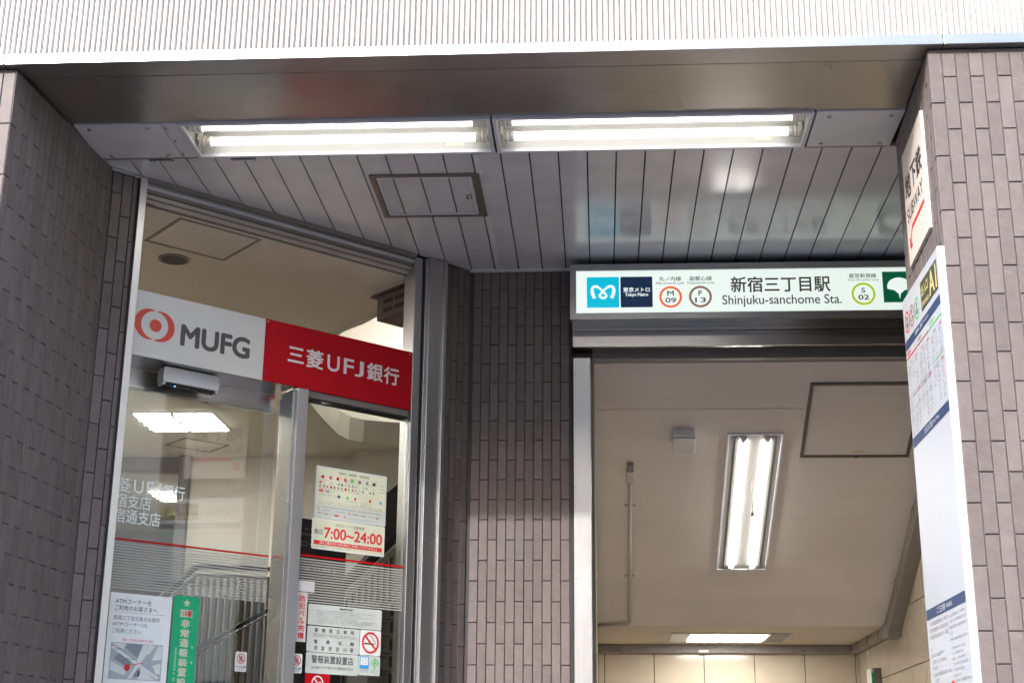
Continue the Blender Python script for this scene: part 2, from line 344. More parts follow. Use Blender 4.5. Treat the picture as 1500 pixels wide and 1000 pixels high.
# ------------------------------------------------------------------ facade above the opening
ft = thing('building_facade', 'white ribbed facade with a polished steel strip above the entrances', 'facade', (0, 4.5, 3.94))
bm = B(); wbox(bm, -3.3, 2.7, 4.476, 4.60, 3.986, 6.2); obj('backing', bm, 'clad_groove', ft)
bm = B(); x = -3.3
while x < 2.7:
    ww = .0126+random.uniform(-.0004, .0004)
    poly(bm, Fr((0, 0, 0), (1, 0, 0), (0, 1, 0)), [(x, 4.474), (x+.0022, 4.4625), (x+ww-.0022, 4.4625), (x+ww, 4.474)], 3.988, 6.2); x += .0196
obj('ribbed_cladding', bm, 'clad', ft, kind='stuff')
for a, b in ((-3.3, -2.1145), (-2.1105, 1.193), (1.1968, 2.7)): wb('trim_strip', 'trim', (a, b, 4.440, 4.548, 3.942, 3.982), ft, .0015)
for a in (-2.1145, 1.193): wb('sealant_joint', 'dark', (a, a+.004, 4.442, 4.54, 3.944, 3.98), ft)

# ------------------------------------------------------------------ recess ceiling
ceil = wb('ceiling', 'dark', (-2.2, 1.95, 4.55, 6.78, 4.045, 4.12), kind='structure')
wb('joint_blackout', 'black', (-2.2, 1.95, 5.2535, 6.78, 3.9545, 3.965), ceil)  # added black sheet, keeps fixture light out of the plank joints
wb('soffit_panel', 'soffit', (-2.10, 1.19, 4.551, 4.925, 3.9425, 3.954), ceil)
wb('edge_strip', 'trunk', (-2.08, 1.19, 5.241, 5.254, 3.939, 3.954), ceil)
# planks, cut by the slanted shop front
c42, s42 = math.cos(R(42.5)), math.sin(R(42.5))
def bank_y(x): return 5.45+(x+1.9)*s42/c42
FD = Fr((0, 0, 0), (1, 0, 0), (0, -1, 0))     # looking up: u = X, v = -Y, n = -Z (down)
xs = [-2.028+.1173*i for i in range(34)]
for i, a in enumerate(xs):
    b = a+.1173-.006
    if a > 1.86: break
    for (y0, back) in ((5.258, 6.625),):
        pts = [(a, y0), (b, y0)]
        yb = min(back, bank_y(b)) if b > -1.93 else 5.36+max(0, b+2.0)*1.0; ya = min(back, bank_y(a)) if a > -1.93 else 5.33+max(0, a+2.0)
        yb = max(yb, y0+.02); ya = max(ya, y0+.02)
        pts += [(b, yb)]
        if a < -.70 < b and False: pass
        if ya < back-1e-4 and yb >= back-1e-4:
            xc = -1.9+(back-5.45)*c42/s42; pts += [(xc, back)]
        pts += [(a, ya)]
        qpoly('ceiling_plank', 'plank', FD, [(x, -y) for x, y in pts][::-1], -3.954, -3.940+random.uniform(-.0004, .0004), ceil)
wb('cover_strip', 'plate', (-.500, -.474, 5.258, 5.452, 3.936, 3.940), ceil); wb('cover_strip', 'plate', (-.502, -.476, 5.905, 6.62, 3.936, 3.940), ceil)
wb('painted_shade_strip', 'dark', (-.62, 1.8, 6.60, 6.66, 3.9405, 3.96), ceil)  # dark strip stands in for the shade on the ceiling above the sign
wb('edge_angle', 'plate', (-.63, -.13, 6.612, 6.634, 3.932, 3.9415), ceil)
def screws(pl, pts, z=3.9365, r=.0085):
    for x, y in pts:
        bm = B(); tube(bm, (x, y, z+.003), (x, y, z-.002), r, 14); tube(bm, (x, y, z-.002), (x, y, z-.006), r*.6, 8); obj('screw', bm, 'steel_x', pl)
pl = wb('access_plate', 'plate', (-2.033, -1.690, 4.932, 5.236, 3.9375, 3.954), ceil, .001); screws(pl, [(-1.983, 4.965), (-1.75, 4.965), (-1.976, 5.212), (-1.742, 5.212)])
pl = wb('access_plate', 'plate', (.835, 1.163, 4.932, 5.240, 3.9375, 3.954), ceil, .001); screws(pl, [(.886, 4.972), (1.118, 4.972), (.887, 5.212), (1.118, 5.212)])
pl = wb('access_plate', 'plate', (-1.687, -1.628, 4.932, 5.236, 3.9375, 3.954), ceil, .001); screws(pl, [(-1.675, 4.965), (-1.675, 5.08), (-1.675, 5.2)], r=.0055)
for a in (-1.836, -1.495):
    h = wb('slot', 'black', (a, a+.10, 5.259, 5.275, 3.9375, 3.9405), ceil)
    bm = B()
    for k in range(5): tube(bm, (a+.004+k*.0188, 5.266, 3.935), (a+.0205+k*.0188, 5.266, 3.935), .0045, 8)
    obj('hinge', bm, 'plate', ceil)
# ceiling hatch
t = thing('ceiling_hatch', 'square access hatch with a tarnished frame in the slatted canopy ceiling', 'hatch', (-.72, 5.66, 3.93))
for a in ((-.955, -.490, 5.442, 5.462, 3.930, 3.942), (-.955, -.490, 5.880, 5.900, 3.930, 3.942), (-.955, -.930, 5.463, 5.879, 3.930, 3.942), (-.522, -.490, 5.463, 5.879, 3.930, 3.942)):
    wb('frame_bar', 'bronze_frame', a, t, .001)
for a in ((-.926, -.526, 5.466, 5.474, 3.932, 3.9385), (-.926, -.526, 5.868, 5.876, 3.932, 3.9385), (-.926, -.918, 5.475, 5.867, 3.932, 3.9385), (-.534, -.526, 5.475, 5.867, 3.932, 3.9385)):
    wb('inner_trim', 'plate', a, t)
bm = B(); tube(bm, (-.552, 5.68, 3.937), (-.552, 5.68, 3.928), .013, 18); tube(bm, (-.552, 5.68, 3.928), (-.552, 5.68, 3.924), .006, 12); obj('lock', bm, 'steel_x', t)

# fluorescent fixtures in the soffit
def fixture(x0, x1, label):
    t = thing('fluorescent_fixture', label, 'light fixture', ((x0+x1)/2, 5.085, 3.94), 'twin-tube fluorescent fixtures in the canopy ceiling')
    y0, y1 = 4.930, 5.240
    bm = B(); wbox(bm, x0+.012, x1-.012, y0+.012, y1-.012, 4.035, 4.04); wbox(bm, x0+.004, x0+.012, y0+.012, y1-.012, 3.946, 4.035); wbox(bm, x1-.012, x1-.004, y0+.012, y1-.012, 3.946, 4.035)
    wbox(bm, x0+.012, x1-.012, y0+.004, y0+.012, 3.946, 4.035); wbox(bm, x0+.012, x1-.012, y1-.012, y1-.004, 3.946, 4.035)
    obj('reflector', bm, 'reflector', t)
    for a in ((x0+.002, x1-.002, y0, y0+.016, 3.932, 3.947), (x0+.002, x1-.002, y1-.016, y1, 3.932, 3.947), (x0+.002, x0+.018, y0+.0165, y1-.0165, 3.932, 3.947), (x1-.018, x1-.002, y0+.0165, y1-.0165, 3.932, 3.947)):
        wb('frame_bar', 'plate', a, t, .001)
    wb('ridge', 'reflector', (x0+.07, x1-.07, 5.075, 5.10, 3.985, 4.034), t, .006)
    for y in (5.022, 5.158):
        z = 3.968
        bm = B(); tube(bm, (x0+.075, y, z), (x1-.075, y, z), .0165, 24); tb = obj('tube', bm, 'tube', t)
        for (a, s_) in ((x0+.075, 1), (x1-.075, -1)):
            bm = B(); tube(bm, (a, y, z), (a-.022*s_, y, z), .021, 20); tube(bm, (a-.022*s_, y, z), (a-.034*s_, y, z), .0245, 20); tube(bm, (a-.034*s_, y, z), (a-.048*s_, y, z), .020, 20); obj('lamp_holder', bm, 'offwhite', t)
            wb('holder_bracket', 'offwhite', (a-.05*s_-.004, a-.05*s_+.004, y-.02, y+.028, z, 4.034), t)
    wb('rating_label', 'paper_y', (x1-.20, x1-.13, y1-.0128, y1-.012, 3.965, 3.992), t)
    for a in (x0+.13, x1-.13): wb('fixing_screw', 'offwhite', (a-.008, a+.008, 5.083, 5.092, 3.978, 3.985), t)
    return t
fixture(-1.625, -.4045, 'left twin-tube fluorescent fixture in the canopy ceiling, nearer the bank')
fixture(-.4005, .828, 'right twin-tube fluorescent fixture in the canopy ceiling, nearer the subway sign')

# ------------------------------------------------------------------ pillars and tiled walls
PER = .197
FL = Fr((-2.075, 4.47, 0), (.065, .86, 0)); LL = math.hypot(.065, .86)
FC = Fr((-2.01, 5.33, 0), (1, 1, 0)); LC = .116
FW = Fr((0, 4.47, 0), (1, 0, 0))
lp = thing('tiled_pillar', 'purple-brown tiled pillar at the left edge beside the bank glass', 'pillar', (-2.3, 4.9, 0))
FLT = Fr((0, 0, 0), (1, 0, 0), (0, 1, 0))
bm = B(); poly(bm, FLT, [(-3.3, 4.4765), (-2.081, 4.4765), (-2.0165, 5.336), (-1.938, 5.4195), (-1.99, 5.50), (-3.3, 5.50)], 0, 3.939); obj('pillar_core', bm, 'grout_light', lp)
tiling(lp, FL, cols(0.001, LL, .0455), PER, 3.727, 3.8255, 3.934, 1.75, 0)
tiling(lp, FC, cols(0.004, LC, .0455), PER, 3.834, 3.738, 3.934, 1.75, 0)
tiling(lp, FW, [(-2.076-.046*(i+1), -2.076-.046*i) for i in range(26)], PER, 3.725, 3.8235, 3.926, 3.0, 0, single=lambda u, v: u > -2.2)
bm = B(); box(bm, FC, -.01, .12, 3.9225, 3.9375, .002, .012); obj('ceiling_angle', bm, 'steel_x', lp)
FR_ = Fr((1.176, 5.19, 0), (-.031, -.72, 0)); LR = math.hypot(.031, .72)
rp = thing('tiled_pillar', 'sunlit purple-brown tiled pillar at the right edge with two subway boards on its side', 'pillar', (1.7, 4.85, 0))
bm = B(); poly(bm, FLT, [(1.1505, 4.4765), (2.7, 4.4765), (2.7, 5.19), (1.1825, 5.19)], 0, 3.939); obj('pillar_core', bm, 'grout_light', rp)
tiling(rp, FR_, cols(LR-16*.045, LR-.001, .045), PER, 3.8325, 3.734, 3.934, 1.6, 0, single=lambda u, v: v > 3.0 or u > .5)
tiling(rp, FW, [(1.145+.0459*i, 1.145+.0459*(i+1)) for i in range(33)], PER, 3.734, 3.8325, 3.924, 1.55, 0, single=lambda u, v: u < 1.62)
FB = Fr((0, 6.64, 0), (1, 0, 0)); FDg = Fr((-.736, 6.508, 0), (.108, .132, 0))
bw = thing('tiled_wall', 'shaded brown tiled wall between the bank glass and the subway opening', 'wall', (-.4, 6.7, 0))
bm = B(); poly(bm, FLT, [(-.742, 6.512), (-.632, 6.6465), (-.131, 6.6465), (-.131, 6.86), (-.80, 6.86), (-.80, 6.56)], 0, 3.939); obj('wall_core', bm, 'grout', bw)
tiling(bw, FB, cols(-.614, -.140, .0430), .1915, 3.749, 3.8445, 3.936, 1.80, 0)
tiling(bw, FDg, cols(.0, .168, .042), .1925, 3.742, 3.838, 3.936, 1.80, 0)
wb('side_wall', 'grout', (1.80, 2.1, 5.19, 6.78, 0, 3.939), kind='structure')

# ------------------------------------------------------------------ subway entrance: light box, lintel, jamb
FS = Fr((0, 6.45, 0), (1, 0, 0))
ss = thing('station_sign', 'long lit white subway station sign above the stair entrance', 'sign', (.8, 6.5, 3.62))
bm = B(); wbox(bm, -.125, 1.79, 6.475, 6.58, 3.628, 3.893); obj('sign_housing', bm, 'steel_x', ss)
for pts in ([(-.133, 3.622), (1.795, 3.622), (1.765, 3.652), (-.103, 3.652)], [(-.133, 3.899), (-.103, 3.867), (1.765, 3.867), (1.795, 3.899)], [(-.133, 3.6225), (-.1033, 3.6525), (-.1033, 3.8665), (-.133, 3.8985)], [(1.795, 3.6225), (1.795, 3.8985), (1.7653, 3.8665), (1.7653, 3.6525)]):
    qpoly('frame_bar', 'trim', FS, pts if pts[0][0] < pts[1][0] else pts, -.028, .004, ss)
face = qbox('sign_face', 'lightbox', FS, (-.103, 1.765, 3.652, 3.867, -.012, -.004), ss)
n1, n2, n3 = -.0032, -.0024, -.0016
def flat(name, m, f, pts, n, parent):
    bm = B(); bm.faces.new([bm.verts.new(f.p(u, v, n)) for u, v in pts])
    c = f.p(sum(p[0] for p in pts)/len(pts), sum(p[1] for p in pts)/len(pts), n); bm.transform(Matrix.Translation(-c)); me = bpy.data.meshes.new(name); bm.to_mesh(me); bm.free(); me.materials.append(M[m])
    o = bpy.data.objects.new(name, me); C.objects.link(o); place(o, c, Matrix.Identity(4), parent); return o
def rect(name, m, f, u0, u1, v0, v1, n, parent): return flat(name, m, f, [(u0, v0), (u1, v0), (u1, v1), (u0, v1)], n, parent)
def flatring(name, m, f, cx, cy, rx, ry, w_, n, parent, k=40):
    bm = B(); a = [bm.verts.new(f.p(u, v, n)) for u, v in ell(cx, cy, rx, ry, k)]; b = [bm.verts.new(f.p(u, v, n)) for u, v in ell(cx, cy, rx-w_, ry-w_, k)]
    for i in range(k): bm.faces.new((a[i], a[(i+1) % k], b[(i+1) % k], b[i]))
    c = f.p(cx, cy, n); bm.transform(Matrix.Translation(-c)); me = bpy.data.meshes.new(name); bm.to_mesh(me); bm.free(); me.materials.append(M[m])
    o = bpy.data.objects.new(name, me); C.objects.link(o); place(o, c, Matrix.Identity(4), parent); return o
flat('logo_square', 'lb_cyan', FS, rnd_rect(-.052, .103, 3.681, 3.836, .006), n1, face)
flat('logo_square', 'lb_navy', FS, rnd_rect(.109, .262, 3.681, 3.836, .006), n1, face)
# the looped M emblem: a stroke swept along a curve
def stroke(f, pts, w_, n, m, parent, name='emblem', closed=False):
    bm = B(); k = len(pts); L = []; Rr = []
    for i in range(k):
        p0 = pts[max(0, i-1)]; p1 = pts[min(k-1, i+1)]; wi = w_[i] if isinstance(w_, list) else w_
        d = Vector((p1[0]-p0[0], p1[1]-p0[1])).normalized(); o = Vector((-d.y, d.x))*wi/2
        L.append(bm.verts.new(f.p(pts[i][0]+o.x, pts[i][1]+o.y, n))); Rr.append(bm.verts.new(f.p(pts[i][0]-o.x, pts[i][1]-o.y, n)))
    for i in range(k-1): bm.faces.new((L[i], L[i+1], Rr[i+1], Rr[i]))
    c = f.p(*pts[0], n); bm.transform(Matrix.Translation(-c)); me = bpy.data.meshes.new(name); bm.to_mesh(me); bm.free(); me.materials.append(M[m])
    o = bpy.data.objects.new(name, me); C.objects.link(o); place(o, c, Matrix.Identity(4), parent); return o
def bez(P, k=14):
    o = []
    for s_ in range(0, len(P)-1, 3):
        a, b, c, d = P[s_:s_+4]
        for i in range(k+1 if s_+4 >= len(P) else k):
            t_ = i/k; q = [(1-t_)**3*a[j]+3*(1-t_)**2*t_*b[j]+3*(1-t_)*t_*t_*c[j]+t_**3*d[j] for j in (0, 1)]; o.append(tuple(q))
    return o
cx, cy = .0255, 3.7585
left = bez([(-.040, -.030), (-.056, .0), (-.058, .030), (-.036, .030), (-.020, .030), (.0, .004), (.014, -.012), (.022, -.026), (.0, -.030), (-.001, -.030)])
for sgn in (1, -1): stroke(FS, [(cx+sgn*x_, cy+y_+(.0003 if sgn < 0 else 0)) for x_, y_ in left], [.016]*8+[.0125]*10+[.0105]*(len(left)-18), n2+(.0004 if sgn < 0 else 0), 'lb_white', face)
text('東京メトロ', FS, .122, .249, 3.758, 3.782, n2, 'lb_white', face, .02); text('Tokyo Metro', FS, .131, .241, 3.732, 3.754, n2, 'lb_white', face, .02)
text('丸ノ内線', FS, .294, .399, 3.812, 3.835, n1, 'lb_black', face, .01); text('Marunouchi Line', FS, .280, .413, 3.796, 3.8085, n1, 'lb_black', face)
text('副都心線', FS, .440, .546, 3.812, 3.835, n1, 'lb_black', face, .01); text('Fukutoshin Line', FS, .430, .556, 3.796, 3.8085, n1, 'lb_black', face)
for x_, m_, a, b, r_ in ((.3475, 'lb_orange', 'M', '09', .0545), (.489, 'lb_brown', 'F', '13', .0545), (1.257, 'lb_lime', 'S', '02', .0565)):
    zc = 3.7315 if x_ < 1 else 3.736
    flatring('line_circle', m_, FS, x_, zc, r_, r_, .0115, n1, face)
    hw = .016 if a == 'M' else .009
    text(a, FS, x_-hw, x_+hw, zc+.006, zc+.031, n1, 'lb_black', face, .03); text(b, FS, x_-.0255, x_+.0255, zc-.029, zc-.004, n1, 'lb_black', face, .03)
text('新宿三丁目駅', FS, .634, 1.104, 3.750, 3.830, n1, 'lb_black', face, .018); text('Shinjuku-sanchome Sta.', FS, .592, 1.154, 3.676, 3.737, n1, 'lb_black', face, .008)
text('都営新宿線', FS, 1.194, 1.322, 3.816, 3.839, n1, 'lb_black', face, .01); text('Toei Shinjuku Line', FS, 1.186, 1.332, 3.799, 3.812, n1, 'lb_black', face)
rect('logo_square', 'lb_green', FS, 1.350, 1.502, 3.692, 3.846, n1, face)
gk = [(1.426, 3.711)]+[(1.426+.056*math.cos(R(a)), 3.774+.044*math.sin(R(a))) for a in range(0, 181, 12)]
gk = [(1.426, 3.708), (1.431, 3.735), (1.450, 3.752), (1.482, 3.760)]+[(1.426+.056*math.cos(R(a)), 3.772+.044*math.sin(R(a))) for a in range(0, 181, 12)]+[(1.370, 3.760), (1.402, 3.752), (1.421, 3.735)]
flat('leaf_emblem', 'lb_white', FS, gk, n2, face)
lt = thing('steel_lintel', 'brushed steel lintel under the lit station sign', 'lintel', (.8, 6.6, 3.5))
wb('upper_channel', 'steel_x', (-.124, 1.79, 6.555, 6.64, 3.636, 3.660), lt, .001); wb('upper_channel', 'steel_x', (-.126, 1.79, 6.565, 6.64, 3.608, 3.631), lt, .001)
wb('upper_channel', 'trim', (-.126, 1.79, 6.553, 6.64, 3.6312, 3.6358), lt, .001)
wb('lintel_face', 'steel_x', (-.124, 1.79, 6.600, 6.634, 3.531, 3.607), lt, .002)
wb('shutter_slot', 'black', (-.124, 1.79, 6.636, 6.80, 3.552, 3.60), lt)
wb('shutter_guide', 'trunk', (-.030, 1.79, 6.70, 6.735, 3.497, 3.562), lt, .002); wb('shutter_guide', 'trunk', (-.030, 1.79, 6.745, 6.79, 3.515, 3.56), lt, .002)
jb = thing('door_jamb', 'bright brushed steel jamb at the left of the subway opening', 'door frame', (-.08, 6.7, 0))
wb('jamb_face', 'steel_z', (-.121, -.039, 6.630, 6.78, 0, 3.486), jb, .002); wb('joint_strip', 'black', (-.1355, -.1225, 6.642, 6.70, 0, 3.486), jb)
for z in (3.40, 2.85, 2.42): 
    bm = B(); tube(bm, (-.112, 6.6305, z), (-.112, 6.6288, z), .0025, 8); obj('rivet', bm, 'dark', jb)

# ------------------------------------------------------------------ stair hall behind
A = R(27.5); PS = Vector((0, 6.80, 3.548))
FSL = Fr(PS, (1, 0, 0), (0, -math.cos(A), math.sin(A)))     # v grows up-slope (towards the street), n points down into the room
bm = B(); box(bm, FSL, -.25, 1.95, -2.385, -.012, -.15, 0); 
ic = obj('sloping_ceiling', bm, 'stair_plaster', kind='structure')
zl = 2.455; yl = 6.80+(3.548-zl)/math.tan(A)
zl = 2.455
bm = B(); wbox(bm, -.25, 1.95, yl-.001, 10.26, zl, zl+.12); ic2 = obj('landing_ceiling', bm, 'landing', kind='structure')
bm = B(); box(bm, FSL, -.02, 1.06, -.405, -.401, -.001, .0035); box(bm, FSL, -.02, 1.78, -1.32, -1.318, -.001, .001); obj('plaster_seam', bm, 'stair_plaster', ic)
bm = B(); wbox(bm, -.30, 1.95, 6.79, 6.80, 3.5, 3.95); obj('head_wall', bm, 'stair_plaster', kind='structure')
for (nm, a) in (('stair_left_wall', (-.30, -.022, 6.78, 10.4, 0, 3.9)), ('stair_right_wall', (1.806, 2.1, 6.78, 10.4, 0, 3.9)), ('stair_back_wall', (-.30, 2.1, 10.286, 10.4, 0, 3.0))):
    o = wb(nm, 'joint', a, kind='structure')
    if nm == 'stair_left_wall': o.data.materials[0] = M['landing']
    elif nm == 'stair_back_wall':
        F = Fr((0, 10.28, 0), (1, 0, 0)); e = [-.02, .023, .372, .722, 1.073, 1.423, 1.773, 1.803]
        for a, b in zip(e, e[1:]):
            for z1, z0 in ((2.42, 2.178), (2.178, 1.828), (1.828, 1.478)):
                q = bpy.data.objects.new('wall_tile', tile_mesh(b-a-.005, z1-z0-.005, m='cream_tile')); C.objects.link(q); place(q, F.p((a+b)/2, (z0+z1)/2, random.uniform(0, .001)), (F.rot() @ Matrix.Rotation(random.gauss(0, .003), 3, 'Z') @ Matrix.Rotation(random.gauss(0, .003), 3, 'X')).to_4x4(), o)
    else:
        F = Fr((1.80, 0, 0), (0, -1, 0))
        k = 0; y1 = 10.28
        while y1 > 6.9:
            y0 = max(y1-.349, 6.82)
            for z0 in (1.478, 1.828, 2.178, 2.528, 2.878, 3.228):
                q = bpy.data.objects.new('wall_tile', tile_mesh(y1-y0-.005, .345, m='cream_tile')); C.objects.link(q); place(q, F.p(-(y0+y1)/2, z0+.175, random.uniform(0, .001)), (F.rot() @ Matrix.Rotation(random.gauss(0, .003), 3, 'Z')).to_4x4(), o)
            y1 = y0
wb('stair_floor', 'pale_floor', (-.02, 1.8, 6.7, 10.28, .001, .004), kind='structure')
# slope-mounted things
def sv(y): return -(y-6.80)/math.cos(A)
t = thing('recessed_light', 'twin-tube light recessed in the sloping stair ceiling', 'light fixture', FSL.p(.82, sv(7.85), 0))
u0_, u1_, v0_, v1_ = .674, .968, sv(8.40), sv(7.325)
for a in ((u0_, u1_, v0_, v0_+.014), (u0_, u1_, v1_-.014, v1_), (u0_, u0_+.012, v0_+.0145, v1_-.0145), (u1_-.012, u1_, v0_+.0145, v1_-.0145)): qbox('frame_bar', 'plate', FSL, (*a, -.002, .008), t, .001)
qpoly('reflector', 'reflector_low', FSL, rnd_rect(u0_+.012, u1_-.012, v0_+.014, v1_-.014, .002, 1), .0005, .002, t)
for a, b in ((u0_+.045, u0_+.060), (u1_-.060, u1_-.045)): qbox('inner_ridge', 'reflector_low', FSL, (a, b, v0_+.02, v1_-.02, .002, .007), t)
for u in (.760, .882):
    bm = B(); tube(bm, FSL.p(u, v0_+.05, .012), FSL.p(u, v1_-.05, .012), .0135, 16); obj('tube', bm, 'tube2', t)
    for v, s_ in ((v0_+.05, -1), (v1_-.05, 1)):
        bm = B(); tube(bm, FSL.p(u, v, .012), FSL.p(u, v+s_*.026, .012), .0155, 12); obj('lamp_holder', bm, 'white', t)
pc = B(); tube(pc, FSL.p(.822, sv(7.66), .004), Vector(FSL.p(.822, sv(7.66), .004))+Vector((0, 0, -.17)), .0014, 6); p_ = Vector(FSL.p(.822, sv(7.66), .004))+Vector((0, 0, -.17)); tube(pc, p_, p_+Vector((0, 0, -.03)), .004, 8, .009); obj('pull_cord', pc, 'trunk', t)
t = thing('wall_box', 'small white alarm box on the sloping stair ceiling', 'box', FSL.p(.45, sv(7.36), 0)); qbox('box_body', 'white', FSL, (.390, .500, sv(7.40), sv(7.29), .0005, .05), t, .004); qbox('box_lid', 'white', FSL, (.386, .504, sv(7.405), sv(7.30), .051, .062), t, .003)
t = thing('electric_conduit', 'beige conduit pipe with a junction box running down the stair ceiling', 'pipe', FSL.p(.165, sv(8.2), 0))
bm = B(); tube(bm, FSL.p(.166, sv(7.62), .016), FSL.p(.178, sv(8.86), .016), .0105, 12); obj('pipe', bm, 'trunk_pale', t)
bm = B(); tube(bm, Vector((.178, 8.87, zl-.012)), Vector((-.03, 8.90, zl-.012)), .0105, 12); obj('pipe', bm, 'trunk_pale', t)
qbox('junction_box', 'trunk_pale', FSL, (.146, .186, sv(7.66), sv(7.57), .0005, .035), t, .004); qbox('pipe_end', 'trunk', FSL, (.150, .183, sv(7.568), sv(7.53), .0005, .028), t, .003)
for y in (7.86, 8.45): qbox('pipe_clamp', 'trunk_pale', FSL, (.140, .200, sv(y)-.005, sv(y)+.005, .0005, .008), t)
t = thing('ceiling_hatch', 'large plaster-faced access hatch with a dirty frame in the stair ceiling', 'hatch', FSL.p(1.3, sv(7.25), 0))
hv0, hv1 = sv(7.50), sv(6.985)
for a in ((1.066, 1.64, hv0, hv0+.017), (1.066, 1.64, hv1-.017, hv1), (1.066, 1.084, hv0+.0175, hv1-.0175), (1.622, 1.64, hv0+.0175, hv1-.0175)): qbox('frame_bar', 'hatch_dark', FSL, (*a, .0005, .007), t, .001)
qbox('hatch_panel', 'stair_plaster', FSL, (1.089, 1.617, hv0+.022, hv1-.022, .0005, .005), t); qbox('yellow_label', 'yellow', FSL, (1.335, 1.40, hv0+.045, hv0+.057, .0053, .006), t)
bm = B(); tube(bm, FSL.p(1.36, hv0+.010, .007), FSL.p(1.36, hv0+.010, .013), .006, 10); obj('lock', bm, 'black', t)
t = thing('recessed_light', 'flat lit panel in the low landing ceiling beyond the stair', 'light fixture', (.84, 9.72, zl))
wb('frame', 'trunk_pale', (.455, 1.235, 9.40, 9.965, zl-.006, zl-.0005), t); wb('diffuser', 'landing_light', (.585, 1.085, 9.50, 9.93, zl-.010, zl-.0065), t); wb('side_plate', 'trunk', (1.10, 1.225, 9.42, 9.95, zl-.009, zl-.0065), t); wb('side_plate', 'plate', (.465, .57, 9.42, 9.95, zl-.009, zl-.0065), t)
t = thing('cable_trunking', 'grey-brown cable trunking under the stair ceiling along the back and right walls', 'trunking', (1.75, 9, 2.4))
wb('back_trunk', 'trunk', (-.02, 1.735, 10.20, 10.279, zl-.058, zl-.001), t, .003)
wb('side_trunk', 'trunk', (1.738, 1.799, 8.93, 10.20, zl-.058, zl-.001), t, .003)
bm = B(); box(bm, FSL, 1.722, 1.799, sv(8.86), sv(6.86), .0008, .095); obj('slope_trunk', bm, 'trunk', t, .003)
bm = B(); wbox(bm, 1.718, 1.7985, 8.78, 8.97, zl-.085, zl-.0015); obj('elbow_cover', bm, 'trunk', t, .003)
for x_ in (.17, .72, 1.37): wb('joint_cover', 'trunk', (x_-.03, x_+.03, 10.194, 10.199, zl-.062, zl-.003), t, .001)
for x_ in (.135, .205, .5, 1.0, 1.335, 1.405, 1.6):
    bm = B(); tube(bm, (x_, 10.1935, zl-.047), (x_, 10.190, zl-.047), .004, 8); obj('screw', bm, 'dark', t)
wb('bracket', 'white', (.68, .75, 10.186, 10.198, zl-.056, zl-.040), t, .001)
for y_ in (9.25, 9.6, 9.95): wb('joint_cover', 'trunk', (1.7335, 1.7375, y_-.03, y_+.03, zl-.062, zl-.003), t, .001)
for y_ in (7.9, 8.5): qbox('joint_cover', 'trunk', FSL, (1.718, 1.7215, sv(y_)-.03, sv(y_)+.03, .0008, .10), t, .001)
t = thing('exit_sign', 'small green exit sign box on the tiled right wall of the landing', 'sign', (1.78, 9.7, 2.2)); wb('sign_body', 'trunk', (1.752, 1.7985, 9.50, 9.66, 1.95, 2.245), t, .002)
F = Fr((1.752, 0, 0), (0, -1, 0)); o = wb('sign_face', 'white', (1.735, 1.7515, 9.50, 9.66, 1.95, 2.245), t, .001)
F = Fr((0, 9.4995, 0), (1, 0, 0)); e_ = wb('green_panel', 'green', (1.7355, 1.7505, 9.4965, 9.4995, 1.95, 2.215), t)

# ------------------------------------------------------------------ boards on the right pillar's side
FSB = Fr((1.158, 5.035, 0), (-.016, -.40, 0))
sb = thing('subway_sign', 'cream subway sign with a red arrow high on the right pillar', 'sign', (1.14, 4.84, 3.34))
qbox('sign_plate', 'ivory', FSB, (0, .400, 3.345, 3.790, -.012, 0), sb, .001)
text('地下鉄', FSB, .030, .362, 3.585, 3.690, .0006, 'ink', sb, .03); text('SUBWAY', FSB, .030, .345, 3.505, 3.558, .0006, 'ink', sb, .012)
flat('arrow_shaft', 'red_ink', FSB, [(.100, 3.459), (.106, 3.475), (.352, 3.475), (.352, 3.459)], .0006, sb)
flat('arrow_shaft', 'red_ink', FSB, [(.0995, 3.459), (.1055, 3.475), (.048, 3.419), (.060, 3.410)], .0007, sb)
flat('arrow_head', 'red_ink', FSB, [(.040, 3.400), (.084, 3.400), (.084, 3.414), (.054, 3.414), (.054, 3.444), (.040, 3.444)], .0008, sb)
FBd = Fr((1.1225, 5.05, 0), (0, -1, 0))
sbd = thing('information_board', 'tall white station information board on the side of the right pillar', 'notice board', (1.13, 4.77, 1.1))
bd = qbox('board_panel', 'board_white', FBd, (.0, .562, 1.10, 3.215, -.020, 0), sbd, .001)
qbox('board_edge', 'edge_white', FBd, (.5625, .5755, 1.10, 3.215, -.0235, .001), sbd, .001)
n = .0008
for u_, m_, a, b in ((.060, 'red_ink', 'M', '09'), (.140, 'salmon', 'F', '13'), (.222, 'lime', 'S', '02')):
    flatring('line_circle', m_, FBd, u_, 3.118, .038, .040, .007, n, bd); text(a, FBd, u_-.009, u_+.009, 3.120, 3.139, n, 'ink_grey', bd, .02); text(b, FBd, u_-.017, u_+.017, 3.097, 3.115, n, 'ink_grey', bd, .02)
q = rect('exit_panel', 'olive', FBd, .297, .545, 3.078, 3.182, n, bd); text('出入口', FBd, .308, .410, 3.126, 3.166, n+.0005, 'yellow', bd, .02); text('Entrance', FBd, .308, .410, 3.090, 3.112, n+.0005, 'yellow', bd, .02); text('A1', FBd, .425, .535, 3.088, 3.172, n+.0005, 'yellow', bd, .03)
for z0, z1, tx, te in ((3.022, 3.055, '時刻表のご案内', 'Train Departures'), (2.660, 2.696, '出入口のご案内', 'Exit Map'), (2.053, 2.088, 'ご注意', 'WARNING')):
    rect('blue_band', 'navy', FBd, .008, .556, z0, z1, n, bd); a = .17 if 'Map' not in te else .2
    text(tx, FBd, a, a+.12, z0+.007, z1-.006, n+.0005, 'board_white', bd, .02); text(te, FBd, a+.13, a+.215, z0+.010, z1-.010, n+.0005, 'board_white', bd, .02)
